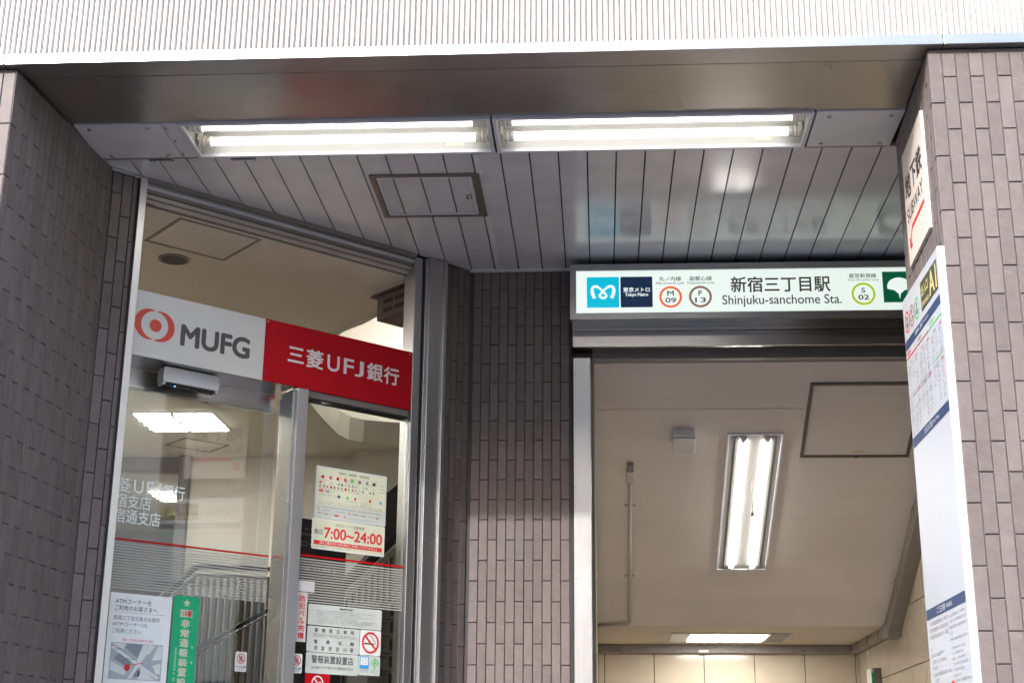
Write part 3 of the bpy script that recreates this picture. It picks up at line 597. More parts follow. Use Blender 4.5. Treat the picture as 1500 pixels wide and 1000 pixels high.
for a, b, m_ in ((.012, .182, 'red_ink'), (.192, .366, 'salmon'), (.378, .550, 'lime')):
    rect('line_bar', m_, FBd, a, b, 2.986, 2.992, n, bd); fine(FBd, [(a, a+.06, 3.000, .012)], n, m_, bd)
    for z0 in (2.965, 2.845):
        fine(FBd, [(a+.05, b-.04, z0-.006, .010)], n, 'ink_soft', bd, seed=3); fine(FBd, [(b-.035, b-.005, z0-.006, .010)], n, 'red_ink', bd, seed=4)
    for c_ in range(3): fine(FBd, [(a+.012+c_*.057, a+.012+c_*.057+(.032 if c_ else .04), 2.945-.0155*k, .0095) for k in range((5, 4, 6)[c_])], n, 'ink_soft', bd, .75, seed=int(a*99)+c_)
    for c_ in range(3):
        if m_ == 'red_ink': fine(FBd, [(a+.012+c_*.057, a+.044+c_*.057, 2.815-.0155*k, .0095) for k in range((8, 8, 7)[c_])], n, 'ink_soft', bd, .75, seed=50+c_)
        else: fine(FBd, [(a+.012+c_*.057, a+.044+c_*.057, 2.875-.0155*k, .0095) for k in range((7, 11, 11)[c_])], n, 'ink_soft', bd, .75, seed=60+c_)
for z0, m_ in ((2.852, 'ink_soft'), (2.838, 'salmon'), (2.795, 'ink_soft'), (2.760, 'ink_soft')): rect('table_line', m_, FBd, .012, .36, z0, z0+.0015, n, bd)
for z0 in (2.865,): rect('table_line', 'lime', FBd, .378, .550, z0, z0+.002, n, bd)
fine(FBd, [(.038, .300, 2.030-.022*k, .013) for k in range(3)], n, 'ink_soft', bd, seed=8)
fine(FBd, [(.040, .060, 1.945, .012), (.040, .21, 1.926, .012), (.040, .25, 1.904, .012), (.045, .13, 1.884, .012), (.04, .30, 1.862, .012), (.06, .13, 1.842, .012), (.04, .3, 1.80, .012), (.04, .28, 1.78, .012)], n, 'ink_soft', bd, seed=9)
for k, s_ in enumerate(('', )): pass
fine(FBd, [(.320, .530, 2.030, .009), (.320, .540, 2.012, .009), (.320, .545, 1.993, .009), (.320, .36, 1.974, .009), (.320, .54, 1.955, .009), (.33, .50, 1.928, .009), (.345, .49, 1.911, .009), (.33, .50, 1.894, .009), (.345, .525, 1.877, .009), (.345, .47, 1.860, .009), (.33, .43, 1.842, .009), (.33, .55, 1.825, .009), (.345, .41, 1.808, .009)], n, 'ink_soft', bd, seed=10)
flatring('prohibition_ring', 'red_ink', FBd, .31, 1.785, .045, .048, .010, n, bd); flat('prohibition_bar', 'red_ink', FBd, [(.280, 1.820), (.340, 1.750), (.346, 1.756), (.286, 1.826)], n+.0003, bd)

# ------------------------------------------------------------------ bank shop front
FK = Fr((-1.9, 5.45, 0), (c42, s42, 0))
bk = thing('bank_shopfront', 'steel-framed glass shop front of the bank set at an angle', 'shop front', (-1.4, 5.95, 0))
qbox('left_jamb', 'steel_z', FK, (-.036, -.004, 0, 3.937, -.10, .014), bk, .002); qbox('bronze_seal', 'bronze', FK, (-.052, -.0365, 0, 3.93, -.06, -.004), bk)
# head rails
qbox('head_rail', 'trunk', FK, (-.004, 1.385, 3.918, 3.938, -.020, .018), bk, .001)
rb = B(); box(rb, FK, -.003, 1.384, 3.9090, 3.9165, -.020, .010); obj('head_rail', rb, 'steel_x', bk)
rb = B(); box(rb, FK, -.003, 1.384, 3.898, 3.9085, -.030, .002); obj('head_rail', rb, 'plate', bk)
for a, b, m_ in ((3.886, 3.8975, 'trunk'), (3.8835, 3.8855, 'black'), (3.868, 3.883, 'trunk_pale'), (3.8655, 3.8675, 'black'), (3.853, 3.865, 'trunk_pale'), (3.849, 3.8525, 'grey_beam')): qbox('head_rail', m_, FK, (-.003, 1.384, a, b, -.075+(a-3.85)*.6, -.010-(3.8975-b)*.9), bk)
rb = B()
for k in range(95): box(rb, FK, .004+k*.0145, .008+k*.0145, 3.915, 3.919, .0182, .0195)
obj('brush_fringe', rb, 'black', bk, kind='stuff')
qbox('post', 'steel_z', FK, (1.385, 1.427, 0, 3.925, -.08, .010), bk, .002); qbox('post_groove', 'black', FK, (1.4272, 1.4435, 0, 3.93, -.08, -.004), bk)
qbox('post', 'steel_z', FK, (1.4438, 1.460, 0, 3.93, -.08, .014), bk, .002); qbox('post', 'steel_z', FK, (1.4605, 1.540, 0, 3.936, -.08, .024), bk, .002); qbox('post', 'steel_z', FK, (1.5405, 1.5615, 0, 3.937, -.08, .034), bk, .002)
for z in (3.72, 3.33, 3.0, 2.55):
    bm = B(); tube(bm, FK.p(1.475, z, .024), FK.p(1.475, z, .026), .003, 8); obj('rivet', bm, 'dark', bk)
# header under the sign and the mullion
DG = -.145
qbox('sign_soffit', 'soffit', FK, (-.003, .765, 3.1655, 3.171, -.185, -.002), bk); qbox('door_header', 'soffit', FK, (-.003, .775, 3.082, 3.165, -.23, -.185), bk, .001)
qbox('mullion', 'steel_z', FK, (.783, .838, 0, 3.1655, -.026, .002), bk, .002); qbox('mullion', 'soffit', FK, (.776, .832, 0, 3.1650, -.140, -.0265), bk, .001)
qbox('side_header', 'trunk', FK, (.838, 1.384, 3.135, 3.1655, -.075, -.012), bk, .001); qbox('side_header', 'black', FK, (.838, 1.384, 3.127, 3.1345, -.07, -.008), bk)
def pane(a, nn): return qbox('glass_pane', 'glass', FK, (*a, nn-.003, nn), bk)
pane((.838, 1.384, 0.02, 3.127), -.012); gd = pane((.0, .768, 0.02, 3.082), DG)
for (a, b, nn, dz) in ((.0, .766, DG+.001, 0), (.839, 1.383, -.011, 0)):
    rect('red_stripe', 'red', FK, a, b, 2.432, 2.440, nn, bk)
    bm = B(); z = 2.424
    for k in range(17):
        h_ = .0055; box(bm, FK, a, b, z-h_, z, nn-.0003, nn); z -= .0112
    obj('frosted_stripes', bm, 'frost', bk, kind='stuff')
# vinyl letters on the door glass
for s_, a_, b_, z0_, z1_ in (('菱', .052, .112, 2.627, 2.687), ('U', .124, .166, 2.630, 2.684), ('F', .180, .212, 2.630, 2.684), ('J', .221, .246, 2.630, 2.684), ('銀行', .254, .352, 2.622, 2.684)): text(s_, FK, a_, b_, z0_, z1_, DG+.0012, 'mint', bk, .004)
text("宿支店", FK, .050, .205, 2.565, 2.622, DG+.0012, "mint", bk, .006); text("宿通支店", FK, .050, .252, 2.502, 2.560, DG+.0012, "mint", bk, .006)
# sign box
bs = thing('bank_sign', 'white and red bank sign board across the top of the angled glass front', 'sign', (-1.4, 5.95, 3.165))
qbox('sign_box', 'sign_white', FK, (-.003, .6035, 3.166, 3.445, -.026, 0), bs, .001); rp_ = qbox('red_panel', 'red', FK, (.604, 1.386, 3.166, 3.447, -.026, .0006), bs, .001)
lc = (.088, 3.306)
def circ_poly(cx, cy, r, k=48): return ell(cx, cy, r, r, k)
# two overlapping rings with a dot
flat('emblem_disc', 'logo_red', FK, circ_poly(lc[0]-.024, lc[1]+.001, .066), .0008, bs); flat('emblem_disc', 'logo_red', FK, circ_poly(lc[0]+.024, lc[1]-.001, .066), .0010, bs)
flat('emblem_gap', 'sign_white', FK, circ_poly(lc[0]+.0, lc[1], .060), .0012, bs)
flat('emblem_disc', 'logo_red', FK, circ_poly(lc[0]+.004, lc[1]-.001, .027), .0016, bs)
flat('emblem_gap', 'sign_white', FK, [(lc[0]-.004, lc[1]+.057), (lc[0]+.004, lc[1]+.057), (lc[0]+.001, lc[1]+.066), (lc[0]-.001, lc[1]+.066)], .0014, bs); flat('emblem_gap', 'sign_white', FK, [(lc[0]-.001, lc[1]-.066), (lc[0]+.001, lc[1]-.066), (lc[0]+.004, lc[1]-.057), (lc[0]-.004, lc[1]-.057)], .0015, bs)
text('MUFG', FK, .207, .534, 3.243, 3.339, .001, 'ink_grey', bs, .05)
for s_, a_, b_, z0_, z1_ in (('三', .722, .803, 3.275, 3.345), ('菱', .816, .904, 3.267, 3.352), ('U', .925, .990, 3.271, 3.346), ('F', 1.012, 1.066, 3.272, 3.346), ('J', 1.072, 1.120, 3.271, 3.346), ('銀', 1.138, 1.225, 3.267, 3.352), ('行', 1.231, 1.316, 3.267, 3.350)):
    text(s_, FK, a_, b_, z0_, z1_, .0018, 'sign_letter', rp_, .026 if s_ not in 'UFJ' else .018)
for u_, v_ in ((.614, 3.435), (.594, 3.435), (1.374, 3.433)):
    bm = B(); tube(bm, FK.p(u_, v_, .0005), FK.p(u_, v_, .002), .003, 8); obj('screw', bm, 'plate', bs)
sn = thing('door_sensor', 'white automatic door sensor with a blue light under the bank sign', 'sensor', FK.p(.29, 3.1, -.1))
poly_bm = B(); FKs = Fr(FK.o, FK.U)
qpoly('sensor_body', 'white', FK, rnd_rect(.172, .428, 3.096, 3.160, .010), -.115, -.055, sn); o = qbox('sensor_window', 'black', FK, (.186, .414, 3.088, 3.0955, -.110, -.066), sn)
qbox('sensor_lip', 'white', FK, (.173, .185, 3.084, 3.0955, -.11, -.058), sn, .002); qbox('sensor_lip', 'white', FK, (.415, .427, 3.084, 3.0955, -.11, -.058), sn, .002)
bm = B(); tube(bm, FK.p(.235, 3.0875, -.075), FK.p(.235, 3.0865, -.075), .002, 8); obj('blue_light', bm, 'led', sn)
qbox('mounting_label', 'paper', FK, (.25, .36, 3.1602, 3.1608, -.11, -.06), sn)

# stickers and notices on the glass
def notice(name, label, cat, m, f, a, n0, r=.004, group=None):
    t = thing(name, label, cat, f.p((a[0]+a[1])/2, a[2], n0), group); bm = B(); poly(bm, f, rnd_rect(*a, r, 3), n0, n0+.0008); o = obj('sheet', bm, m, t); return t, o
n0 = DG+.001; k1 = n0+.0012; k2 = k1+.0005; k3 = k2+.0005
t, o = notice('atm_notice', 'white paper notice with a street map taped inside the left glass door', 'notice', 'paper_lifted', FK, (.066, .333, 1.80, 2.222), n0, .002)
text('ATMコーナーを', FK, .090, .245, 2.180, 2.200, k1, 'ink_grey', t, .01); text('ご利用のお客さまへ', FK, .088, .272, 2.153, 2.174, k1, 'ink_grey', t, .01); rect('rule', 'ink_soft', FK, .088, .310, 2.146, 2.1474, k1, t)
text('新宿三丁目交差点出張所', FK, .088, .285, 2.116, 2.134, k1, 'ink_grey', t); text('(ATMコーナー)も', FK, .086, .235, 2.090, 2.108, k1, 'ink_grey', t); text('ご利用ください', FK, .086, .208, 2.064, 2.083, k1, 'ink_grey', t)
text('新宿三丁目交差点出張所のご案内', FK, .130, .264, 2.034, 2.045, k1, 'red_ink', t)
mp_ = rect('map', 'map_mid', FK, .086, .309, 1.886, 2.028, k1, t)
def blk(pts, m_='paper', nn=None): flat('map_block', m_, FK, [(.086+x_*.223, 1.886+y_*.142) for x_, y_ in pts], nn or k2, mp_)
blk([(.02, .98), (.28, .98), (.24, .82), (.12, .9)]); blk([(.62, .98), (.72, .98), (.60, .62), (.5, .45)]); blk([(.76, .96), (.86, .96), (.72, .7), (.68, .76)]); blk([(.9, .96), (.99, .96), (.99, .6), (.80, .56)])
blk([(.3, .98), (.6, .98), (.52, .60), (.28, .86)], 'map_grey'); blk([(.14, .68), (.26, .76), (.44, .5), (.36, .32), (.08, .55)], 'map_grey'); blk([(.02, .50), (.33, .26), (.30, .12), (.02, .24)])
blk([(0, .86), (.06, .9), (.96, .10), (.92, .04)], 'paper', k3); blk([(.36, .02), (.42, .02), (.80, .99), (.73, .99)], 'paper', k3+.0001); blk([(.55, .26), (.62, .32), (.9, .02), (.55, .02)]); blk([(.82, .42), (.98, .50), (.98, .2), (.9, .18)])
blk([(.50, .3), (.60, .26), (.58, .1), (.5, .06), (.46, .16)], 'map_grey'); blk([(.30, .42), (.38, .42), (.40, .3), (.34, .22), (.28, .28)], 'red_ink', k3+.0003); blk([(.40, .385), (.64, .47), (.64, .49), (.40, .405)], 'red_ink', k3+.0004)
flatring('logo_ring', 'logo_red', FK, .222, 1.872, .006, .005, .002, k1, t); text('三菱UFJ銀行', FK, .245, .300, 1.866, 1.876, k1, 'ink_grey', t)
fine(FK, [(.10, .13, 2.0, .006), (.15, .19, 1.963, .006), (.12, .15, 1.955, .006)], k3+.001, 'ink_grey', t)
t, o = notice('green_poster', 'green upright police emergency alarm poster inside the left glass door', 'poster', 'green', FK, (.341, .457, 1.80, 2.233), n0, .006)
st = [(.4+(.018 if i % 2 == 0 else .008)*math.sin(R(36*i)), 2.205+(.018 if i % 2 == 0 else .008)*math.cos(R(36*i))) for i in range(10)]; flat('star', 'paper_y', FK, st[::-1], k1, t)
rect('number_ground', 'paper_y', FK, .373, .428, 2.148, 2.178, k1, t); text('110番', FK, .375, .426, 2.150, 2.176, k2, 'red_ink', t, .03)
vtext('非常通報装置設置', FK, .380, .420, 2.141, 1.83, k1, 'paper_y', t, .05)
fine(Fr(FK.p(.362, 2.03, 0), -FK.V, FK.U), [(0, .14, 0, .008)], k1, 'paper', t); text('警', FK, .433, .443, 2.022, 2.034, k1, 'paper', t); text('視', FK, .433, .443, 1.962, 1.974, k1, 'paper', t)
t, o = notice('area_sticker', 'red and white sticker half hidden by the paper map notice', 'sticker', 'red', FK, (.020, .064, 2.04, 2.130), n0, .001)
text('ラ', FK, .034, .058, 2.092, 2.118, k1, 'paper', t, .03); text('ロ', FK, .038, .058, 2.055, 2.075, k1, 'paper', t, .03); q = rect('white_strip', 'paper', FK, .010, .064, 2.005, 2.039, k1, t); text('AREA', FK, .018, .062, 2.012, 2.032, k2, 'ink', t, .02)
def caution(a, nn, label):
    t, o = notice('caution_sticker', label, 'sticker', 'paper', FK, a, nn, .006, 'small door caution stickers'); cx_ = (a[0]+a[1])/2; z_ = a[3]-.028
    flatring('ring', 'red_ink', FK, cx_, z_, .0195, .0215, .0036, nn+.0014, t); flat('bar', 'red_ink', FK, [(cx_-.015, z_+.012), (cx_+.012, z_-.016), (cx_+.015, z_-.012), (cx_-.012, z_+.016)], nn+.0018, t)
    flat('hand', 'ink_soft', FK, [(cx_-.009, z_-.012), (cx_+.006, z_-.013), (cx_+.010, z_+.002), (cx_+.006, z_+.013), (cx_-.004, z_+.013), (cx_-.009, z_+.005)], nn+.0011, t)
    text('ドアに注意', FK, a[0]+.004, a[1]-.004, a[2]+.015, a[2]+.024, nn+.0014, 'ink', t, .02); text('CAUTION', FK, a[0]+.010, a[1]-.010, a[2]+.005, a[2]+.0115, nn+.0014, 'ink_soft', t, .01)
caution((.638, .692, 1.944, 2.025), n0, 'small white no-hands caution sticker on the left glass door'); caution((.829, .882, 1.941, 2.021), -.011, 'small white no-hands caution sticker right of the steel mullion')
n0 = -.011; k1 = n0+.0014; k2 = k1+.0005
t, o = notice('card_sticker', 'pale sticker full of small card logos, upper of the two ATM notices', 'sticker', 'sticker', FK, (.903, 1.277, 2.606, 2.836), n0, .006)
rect('yellow_field', 'paper_y', FK, .912, 1.268, 2.666, 2.828, n0+.0011, t); fine(FK, [(1.02, 1.18, 2.812, .009)], k1, 'ink', t, seed=20); text('', FK, 0, 1, 0, 1, 0, 'ink', t) if False else None
rg = random.Random(5); pal = ['red', 'navy', 'map_grey', 'map_mid', 'ink_grey', 'logo_red', 'salmon', 'map_grey', 'paper', 'ink_soft']
for k, m_ in enumerate(('red', 'logo_red', 'red', 'logo_red', 'lime', 'salmon', 'map_grey', 'navy')):
    rect('card_logo', 'paper', FK, .926+.0385*k, .951+.0385*k, 2.779, 2.800, k1-.0003, t); rect('card_logo', m_, FK, .932+.0385*k, .945+.0385*k, 2.783, 2.796, k1, t)
for r_, z_ in ((0, 2.760), (1, 2.743)):
    for k in range(17):
        if rg.random() < .85: rect('card_logo', rg.choice(pal), FK, .922+.0187*k, .922+.0187*k+rg.uniform(.006, .011), z_, z_+.010, k1, t)
for k, m_ in ((0, 'lb_orange'), (1, 'map_grey')): rect('card_logo', 'logo_red' if k == 0 else m_, FK, .922+.032*k, .944+.03*k, 2.722, 2.732, k1, t)
for u_, m_ in ((1.065, 'lime'), (1.105, 'logo_red'), (1.185, 'red_ink'), (1.242, 'blue'), (1.02, 'navy')): rect('card_logo', m_, FK, u_, u_+.010, 2.704, 2.717, k1, t)
fine(FK, [(.918, 1.05, 2.735, .005), (1.06, 1.13, 2.735, .005), (.965, 1.0, 2.722, .005), (.922, .99, 2.708, .006), (1.0, 1.04, 2.708, .006), (1.06, 1.12, 2.693, .005), (1.14, 1.2, 2.693, .005), (1.14, 1.2, 2.684, .005), (.92, 1.26, 2.677, .005), (.92, 1.26, 2.669, .005), (1.238, 1.262, 2.785, .006), (1.238, 1.262, 2.77, .006), (1.238, 1.262, 2.755, .006)], k1, 'ink_soft', t, seed=21)
flatring('inner_border', 'ink_soft', FK, 1.09, 2.636, .0001, .0001, .00005, k1, t) if False else None
fine(FK, [(.92, 1.26, 2.654, .007), (.935, .99, 2.640, .006), (1.01, 1.06, 2.640, .006), (1.09, 1.25, 2.638, .006), (.93, 1.0, 2.625, .006), (1.06, 1.2, 2.618, .005)], k1, 'ink_soft', t, seed=22)
for u_, z_ in ((.922, 2.641), (.925, 2.626), (.962, 2.624), (1.078, 2.639), (1.115, 2.637), (1.155, 2.636), (1.055, 2.621), (1.225, 2.634)): rect('card_logo', 'logo_red', FK, u_, u_+.007, z_, z_+.007, k1, t)
rect('card_logo', 'logo_red', FK, 1.005, 1.03, 2.622, 2.629, k1, t)
t, o = notice('hours_sticker', 'pale sticker reading 7:00 to 24:00 in large red figures', 'sticker', 'paper', FK, (.897, 1.275, 2.470, 2.604), n0, .006)
rect('yellow_field', 'paper_y', FK, .902, 1.270, 2.475, 2.600, n0+.0011, t)
text('ATMコーナー営業時間', FK, 1.015, 1.165, 2.576, 2.590, k1, 'ink_grey', t); text('毎日', FK, .908, .950, 2.534, 2.558, k1, 'ink_grey', t, .01); text('7:00~24:00', FK, .958, 1.262, 2.520, 2.569, k1, 'red_ink', t, .03)
rect('red_band', 'red_ink', FK, .908, 1.262, 2.490, 2.508, k1, t); text('(第2土曜日の21:00以降はご利用いただけません)', FK, .935, 1.235, 2.492, 2.506, k2, 'paper', t, .0)
fine(FK, [(.91, 1.10, 2.480, .005)], k1, 'ink_soft', t)
t, o = notice('blank_sticker', 'small blank white label above the red-lettered bell sticker', 'label', 'white', FK, (.839, .924, 2.282, 2.327), n0, .002)
t, o = notice('bell_sticker', 'upright white sticker with six red characters beside the mullion', 'sticker', 'ivory', FK, (.839, .892, 2.071, 2.279), n0, .002)
vtext('防犯ベル完備', FK, .852, .882, 2.267, 2.082, k1, 'red_ink', t, .025)
t, o = notice('terms_sticker', 'pale sticker of fine print, topmost of the lower group', 'sticker', 'sticker', FK, (.899, 1.275, 2.146, 2.234), n0, .006)
text('勧誘方針', FK, 1.055, 1.125, 2.218, 2.227, k1, 'ink', t, .02); fine(FK, [(.935, 1.24, 2.206, .006), (.94, 1.17, 2.197, .005), (.94, 1.23, 2.188, .005), (.94, 1.15, 2.179, .005), (.94, 1.24, 2.171, .005), (.94, 1.23, 2.163, .005), (.935, 1.18, 2.155, .005)], k1, 'ink_soft', t, seed=30)
t, o = notice('police_sticker', 'pale sticker saying frequently patrolled by police', 'sticker', 'sticker', FK, (.899, 1.163, 2.034, 2.142), n0, .006)
for s_, z0, z1 in (('警察官立寄所', 2.117, 2.134), ('警察站崗', 2.069, 2.086), ('경찰관감시중', 2.042, 2.060)):
    k = len(s_)
    for i, ch in enumerate(s_): u_ = .926+(.200-.018)*i/(k-1)+.008; text(ch, FK, u_, u_+.018, z0, z1, k1, 'ink_grey', t, .01)
text('FREQUENTLY PATROLLED BY POLICE', FK, .928, 1.142, 2.095, 2.111, k1, 'ink_soft', t)
t, o = notice('no_smoking_sticker', 'white no-smoking sticker with a red ring', 'sticker', 'paper', FK, (1.166, 1.275, 2.036, 2.143), n0, .006)
rect('cigarette', 'ink', FK, 1.188, 1.240, 2.082, 2.088, k1, t); flatring('ring', 'red_ink', FK, 1.220, 2.090, .044, .046, .0085, k2, t); flat('bar', 'red_ink', FK, [(1.186, 2.116), (1.249, 2.056), (1.255, 2.062), (1.192, 2.122)], k2+.0004, t)
stroke(FK, bez([(1.244, 2.086), (1.252, 2.10), (1.232, 2.098), (1.232, 2.108), (1.232, 2.118), (1.222, 2.120), (1.218, 2.118)], 6), .003, k1, 'ink_grey', t, 'smoke_line')
t, o = notice('alarm_sticker', 'pale sticker saying alarm system in operation', 'sticker', 'sticker', FK, (.899, 1.162, 1.945, 2.032), n0, .006)
text('警報装置設置店', FK, .926, 1.136, 1.988, 2.021, k1, 'ink_grey', t, .008); text('ALARM SYSTEM IN OPERATION', FK, .926, 1.134, 1.965, 1.976, k1, 'ink_grey', t)
t, o = notice('support_sticker', 'pale sticker with a blue card symbol and a green arrow', 'sticker', 'sticker', FK, (1.164, 1.275, 1.950, 2.034), n0, .006)
q = rect('blue_card', 'blue', FK, 1.169, 1.216, 1.978, 2.030, k1, t); rect('card_face', 'paper', FK, 1.173, 1.212, 1.993, 2.026, k2, t); flatring('card_mark', 'blue', FK, 1.192, 2.010, .012, .010, .0016, k2+.0003, t)
stroke(FK, [(1.226, 2.002), (1.247, 2.024), (1.268, 2.002)], .005, k1, 'lime', t, 'green_arrow'); stroke(FK, [(1.247, 2.020), (1.247, 1.978)], .005, k1+.0003, 'lime', t, 'green_arrow'); stroke(FK, [(1.230, 1.992), (1.247, 2.010), (1.264, 1.992)], .004, k1+.0005, 'lime', t, 'green_arrow')
fine(FK, [(1.170, 1.214, 1.970, .005), (1.170, 1.214, 1.962, .005), (1.228, 1.262, 1.970, .005), (1.228, 1.262, 1.962, .005)], k1, 'ink_soft', t)
t, o = notice('red_prohibition_sticker', 'red sticker with a white barred ring at the bottom edge', 'sticker', 'red', FK, (.900, 1.022, 1.84, 1.943), n0, .001)
flatring('ring', 'paper', FK, .961, 1.905, .029, .031, .005, k1, t); flat('bar', 'paper', FK, [(.940, 1.925), (.979, 1.883), (.983, 1.887), (.944, 1.929)], k1+.0003, t); flat('figure', 'paper', FK, [(.950, 1.886), (.978, 1.886), (.978, 1.912), (.970, 1.912), (.970, 1.903), (.950, 1.898)], k1-.0002, t)

# ------------------------------------------------------------------ inside the bank
ZI = 3.85
hole = [(-.30, 6.95), (-1.06, 6.90), (-1.13, 6.97), (-1.25, 7.13), (-1.37, 7.25), (-1.50, 7.43), (-1.66, 7.75), (-1.80, 8.25), (-1.87, 8.80), (-1.86, 9.26), (-1.84, 9.62), (-1.79, 9.80), (-1.70, 9.90), (-1.55, 9.97), (-1.38, 10.02), (-.30, 10.05)]
outer = [(-1.905, 5.53), (-.80, 6.54), (-.30, 6.90)]
bm = B(); FT = Fr((0, 0, 0), (1, 0, 0), (0, -1, 0))
def tri_fill(outl, z):   # build the ceiling sheet with bmesh triangle fill
    vs_ = [bm.verts.new((x_, y_, z)) for x_, y_ in outl]
    es = [bm.edges.new((vs_[i], vs_[(i+1) % len(vs_)])) for i in range(len(vs_))]
    bmesh.ops.triangle_fill(bm, use_beauty=True, edges=es)
tri_fill([(-1.885, 5.53), (-.80, 6.52), (-.30, 6.90)]+hole+[(-.30, 10.5), (-4.6, 10.5), (-4.6, 5.53)], ZI)
ext = bmesh.ops.extrude_face_region(bm, geom=bm.faces[:]); bmesh.ops.translate(bm, verts=[v for v in ext['geom'] if isinstance(v, bmesh.types.BMVert)], vec=(0, 0, .10))
ic_ = obj('bank_ceiling', bm, 'board', kind='structure')
bm = B()
for (p, q) in zip(hole[:-1], hole[1:]):
    F = Fr((*p, 0), (q[0]-p[0], q[1]-p[1], 0)); L_ = math.hypot(q[0]-p[0], q[1]-p[1]); box(bm, F, 0, L_, ZI-.012, ZI+.16, -.006, .012)
obj('opening_trim', bm, 'slat', ic_)
wb('bank_far_wall', 'cream', (-3.07, -1.80, 10.37, 10.5, 0, ZI-.002), kind='structure')
wb('bank_far_wall', 'cream', (-1.798, -.31, 10.15, 10.5, 0, ZI-.002), kind='structure')
wb('atrium_wall', 'cream', (-3.2, -.31, 11.3, 11.4, 3.9, 6.2), kind='structure'); wb('atrium_ceiling', 'cream', (-3.2, -.3, 6.6, 11.4, 5.6, 5.7), kind='structure')
wb('atrium_side_wall', 'cream', (-.31, -.30, 6.9, 11.4, 0, 6.2), kind='structure'); wb('atrium_front_wall', 'cream', (-3.2, -.32, 6.6, 6.7, 3.96, 5.7), kind='structure'); wb('atrium_left_wall', 'cream', (-3.3, -3.2, 6.6, 11.4, 3.96, 5.7), kind='structure')
wb('bank_left_wall', 'cream', (-4.7, -4.6, 5.5, 13, 0, ZI), kind='structure'); wb('bank_back_side', 'cream', (-4.6, -2.0, 5.505, 5.525, 0, ZI), kind='structure')
wb('bank_far_beam', 'grey_beam', (-4.6, -3.15, 10.37, 10.48, 3.755, 3.849), kind='structure')
wb('bank_column', 'grey_beam', (-3.148, -3.072, 10.30, 10.47, 0, 3.848), kind='structure')
wb('bank_inner_ceiling', 'trunk_pale', (-4.6, -3.08, 10.485, 13.0, 3.74, 3.80), kind='structure'); wb('bank_inner_wall', 'trunk', (-4.6, -2.9, 13.0, 13.1, 0, 3.8), kind='structure'); wb('bank_inner_side', 'trunk_pale', (-3.07, -2.97, 10.51, 13, 0, 3.8), kind='structure')
wb('bank_floor', 'b3', (-4.6, -.35, 7.0, 13, .001, .004), kind='structure')
t = thing('downlight', 'round dark downlight in the bank ceiling behind the glass', 'light fixture', (-1.99, 6.167, ZI))
FZ = Fr((0, 0, ZI), (1, 0, 0), (0, -1, 0)); bm = B(); ring(bm, FZ, -1.99, -6.167, .072, .072, .012, .0005, .006); obj('rim', bm, 'trunk', t)
qpoly('lens', 'dark', FZ, ell(-1.99, -6.167, .059, .059, 28), .0005, .004, t)
FI = Fr((-1.9, 5.45, 0), (c42, s42, 0)); 
def ceil_hatch(u0, u1, t0, t1, label, m='hatch_dark'):
    FH = Fr((-1.9, 5.45, ZI), (c42, s42, 0), (s42, -c42, 0)); t = thing('ceiling_hatch', label, 'hatch', FH.p((u0+u1)/2, -(t0+t1)/2, 0))
    for a in ((u0, u1, -t1, -t1+.012), (u0, u1, -t0-.012, -t0), (u0, u0+.012, -t1+.0125, -t0-.0125), (u1-.012, u1, -t1+.0125, -t0-.0125)): qbox('frame_bar', m, FH, (*a, .0005, .004), t)
    qbox('hatch_panel', 'board', FH, (u0+.016, u1-.016, -t1+.016, -t0-.016, .0005, .003), t)
ceil_hatch(.205, .610, .100, .455, 'square hatch in the bank ceiling just behind the top of the glass', 'trunk'); ceil_hatch(2.121, 2.479, 3.88, 4.18, 'small hatch in the bank ceiling beyond the bright square light')
def light_panel(x0, x1, y0, y1, z, label):
    t = thing('ceiling_light', label, 'light fixture', ((x0+x1)/2, (y0+y1)/2, z), 'square louvred lights in the bank ceiling')
    wb('frame', 'white', (x0-.015, x1+.015, y0-.015, y1+.015, z-.006, z-.0005), t); xm = (x0+x1)/2
    for a, b in ((x0, xm-.012), (xm+.012, x1)): wb('diffuser', 'lightpanel', (a, b, y0, y1, z-.012, z-.0065), t)
    for k in range(1, 4): y = y0+(y1-y0)*k/4; wb('louvre', 'white', (x0, x1, y-.004, y+.004, z-.03, z-.0125), t)
    wb('centre_bar', 'white', (xm-.011, xm+.011, y0, y1, z-.02, z-.0065), t)
light_panel(-3.10, -2.58, 9.04, 9.51, ZI, 'large bright square light in the bank ceiling, seen above the pale lettering')
light_panel(-3.62, -3.22, 11.1, 11.5, 3.74, 'small square light in the lower inner ceiling behind the pale lettering')
light_panel(-4.3, -3.8, 7.6, 8.1, ZI, 'unseen square panel added at the left side to brighten the bank interior')  # added fill light for the bank interior, out of view
light_panel(-3.4, -2.9, 6.3, 6.8, ZI, 'unseen square panel added behind the left pillar to brighten the near bank ceiling')  # added fill for the ceiling just behind the glass, out of view
light_panel(-1.6, -.6, 9.9, 10.6, 5.6, 'unseen high panel added to brighten the cream wall over the bank stairwell opening')  # added fill for the wall seen through the ceiling opening, out of view
t = thing('air_conditioner', 'brown slotted ventilation box hanging under the bank ceiling at the right', 'ventilation box', (-1.0, 6.65, 3.7))
FA = Fr((-1.109, 6.726, 0), (.202, -.197, 0)); qbox('box_body', 'brown', FA, (0, .235, 3.715, 3.838, -.16, 0), t, .003); qbox('top_flange', 'bronze', FA, (-.03, .24, 3.839, 3.8495, -.17, .02), t)
for u_ in (.055, .150):
    for v_ in (3.745, 3.790): qbox('vent_slot', 'black', FA, (u_, u_+.075, v_, v_+.022, .0004, .002), t)
t = thing('advert_board', 'charcoal loan advertising board inside the bank behind the mullion', 'board', FK.p(1.2, 1.2, -.5)); FAd = Fr(FK.p(0, 0, -.5), FK.U); qbox('panel', 'panel_grey', FAd, (1.0, 1.385, 1.2, 2.695, -.03, 0), t)
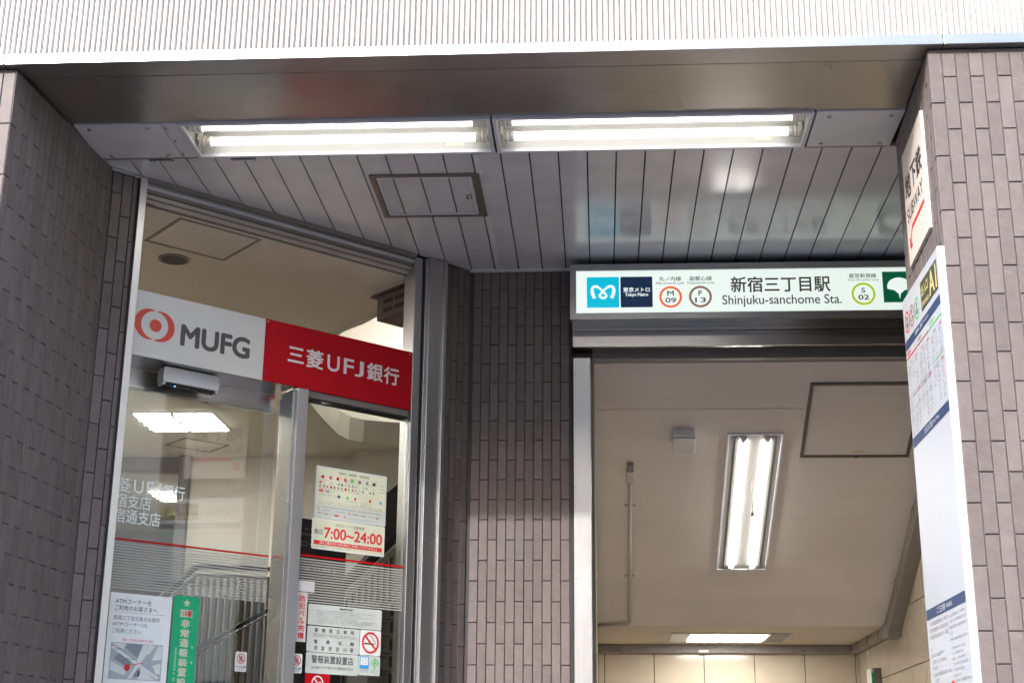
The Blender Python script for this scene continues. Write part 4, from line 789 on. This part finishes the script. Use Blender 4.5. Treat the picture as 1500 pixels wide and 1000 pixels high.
text('UFJローンに', FAd, 1.075, 1.29, 2.555, 2.590, .001, 'paper', t); fine(FAd, [(1.10, 1.30, 2.640, .014), (1.10, 1.30, 2.615, .014), (1.10, 1.33, 2.455, .012), (1.2, 1.36, 2.15, .012)], .001, 'sign_white', t, seed=40); rect('rule', 'ink_soft', FAd, 1.08, 1.38, 2.665, 2.667, .001, t); rect('rule', 'ink_soft', FAd, 1.08, 1.38, 2.49, 2.492, .001, t)
# balustrades behind the glass
T1 = -1.3; FBa = Fr(FK.p(0, 0, T1), FK.U)
wb_t = thing('stair_balustrade', 'pale slatted balustrade with a dark handrail inside the bank door', 'balustrade', FBa.p(1.1, 1.5, 0))
rail = [(.70, 2.255), (.99, 2.535), (1.62, 2.575)]
bm = B(); bar(bm, FBa, rail[0], rail[1], .022, 0, .05); bar(bm, FBa, (.985, 2.535), (1.60, 2.575), .022, -.001, .049); obj('top_rail', bm, 'steel_x', wb_t)
bm = B(); bar(bm, FBa, (.74, 2.245), (1.0, 2.495), .012, .0, .03); bar(bm, FBa, (1.0, 2.497), (1.6, 2.53), .012, .0, .03); obj('under_rail', bm, 'slat', wb_t)
for k in range(21):
    u_ = .79+.0385*k; top = (2.245+(u_-.74)*.96) if u_ < 1.0 else 2.497+(u_-1.0)*.055
    qbox('slat', 'slat', FBa, (u_, u_+.015, 1.5, top-.004, .0, .02), wb_t)
bm = B(); bar(bm, FBa, (.72, 1.962), (1.62, 2.48), .020, .05, .075); obj('handrail', bm, 'black', wb_t); bm = B(); bar(bm, FBa, (.72, 1.937), (1.62, 2.455), .010, .045, .065); obj('handrail_bracket', bm, 'steel_x', wb_t)
qbox('bank_stair_wall', 'brown', FBa, (.2, 1.9, 0, 2.44, -.40, -.34), None, kind='structure')
wb2 = thing('stair_balustrade', 'slatted balustrade rising to the right behind the hours sticker', 'balustrade', FBa.p(2.05, 1.5, 0))
bm = B(); bar(bm, FBa, (1.80, 2.395), (2.45, 2.985), .028, .0, .04); obj('top_rail', bm, 'slat', wb2); bm = B(); bar(bm, FBa, (1.80, 2.44), (2.45, 3.03), .05, -.05, -.01); obj('dark_rail', bm, 'black', wb2)
for k in range(14):
    u_ = 1.83+.040*k; qbox('slat', 'slat', FBa, (u_, u_+.016, 1.5, 2.395+(u_-1.80)*.905-.006, .0, .02), wb2)
qpoly('dark_panel', 'dark', FBa, [(1.8, 1.5), (2.5, 1.5), (2.5, 3.32), (2.12, 3.02), (2.12, 2.75), (1.8, 2.44)], -.12, -.10, wb2)
lk_ = thing('locker_bank', 'grey numbered lockers with black openings behind the no-smoking sticker', 'lockers', FBa.p(2.0, 1.5, .2)); FLk = Fr(FK.p(0, 0, -.9), FK.U)
for k, s_ in enumerate(('003', '004', '005', '006', '007', '008', '009')):
    z1 = 2.400-.087*k; o = qbox('locker_door', 'bluegrey', FLk, (1.80, 2.03, z1-.083, z1, -.2, 0), lk_, .002)
    if k < 6: text(s_, FLk, 1.858, 1.903, z1-.026, z1-.010, .001, 'ink', o, .02); qbox('opening', 'black', FLk, (1.925, 1.970, z1-.066, z1-.010, .0005, .002), o)
    bm = B(); ring(bm, FLk, 1.88, z1-.050, .013, .013, .003, .0005, .003, 16); obj('lock', bm, 'ink_soft', o)
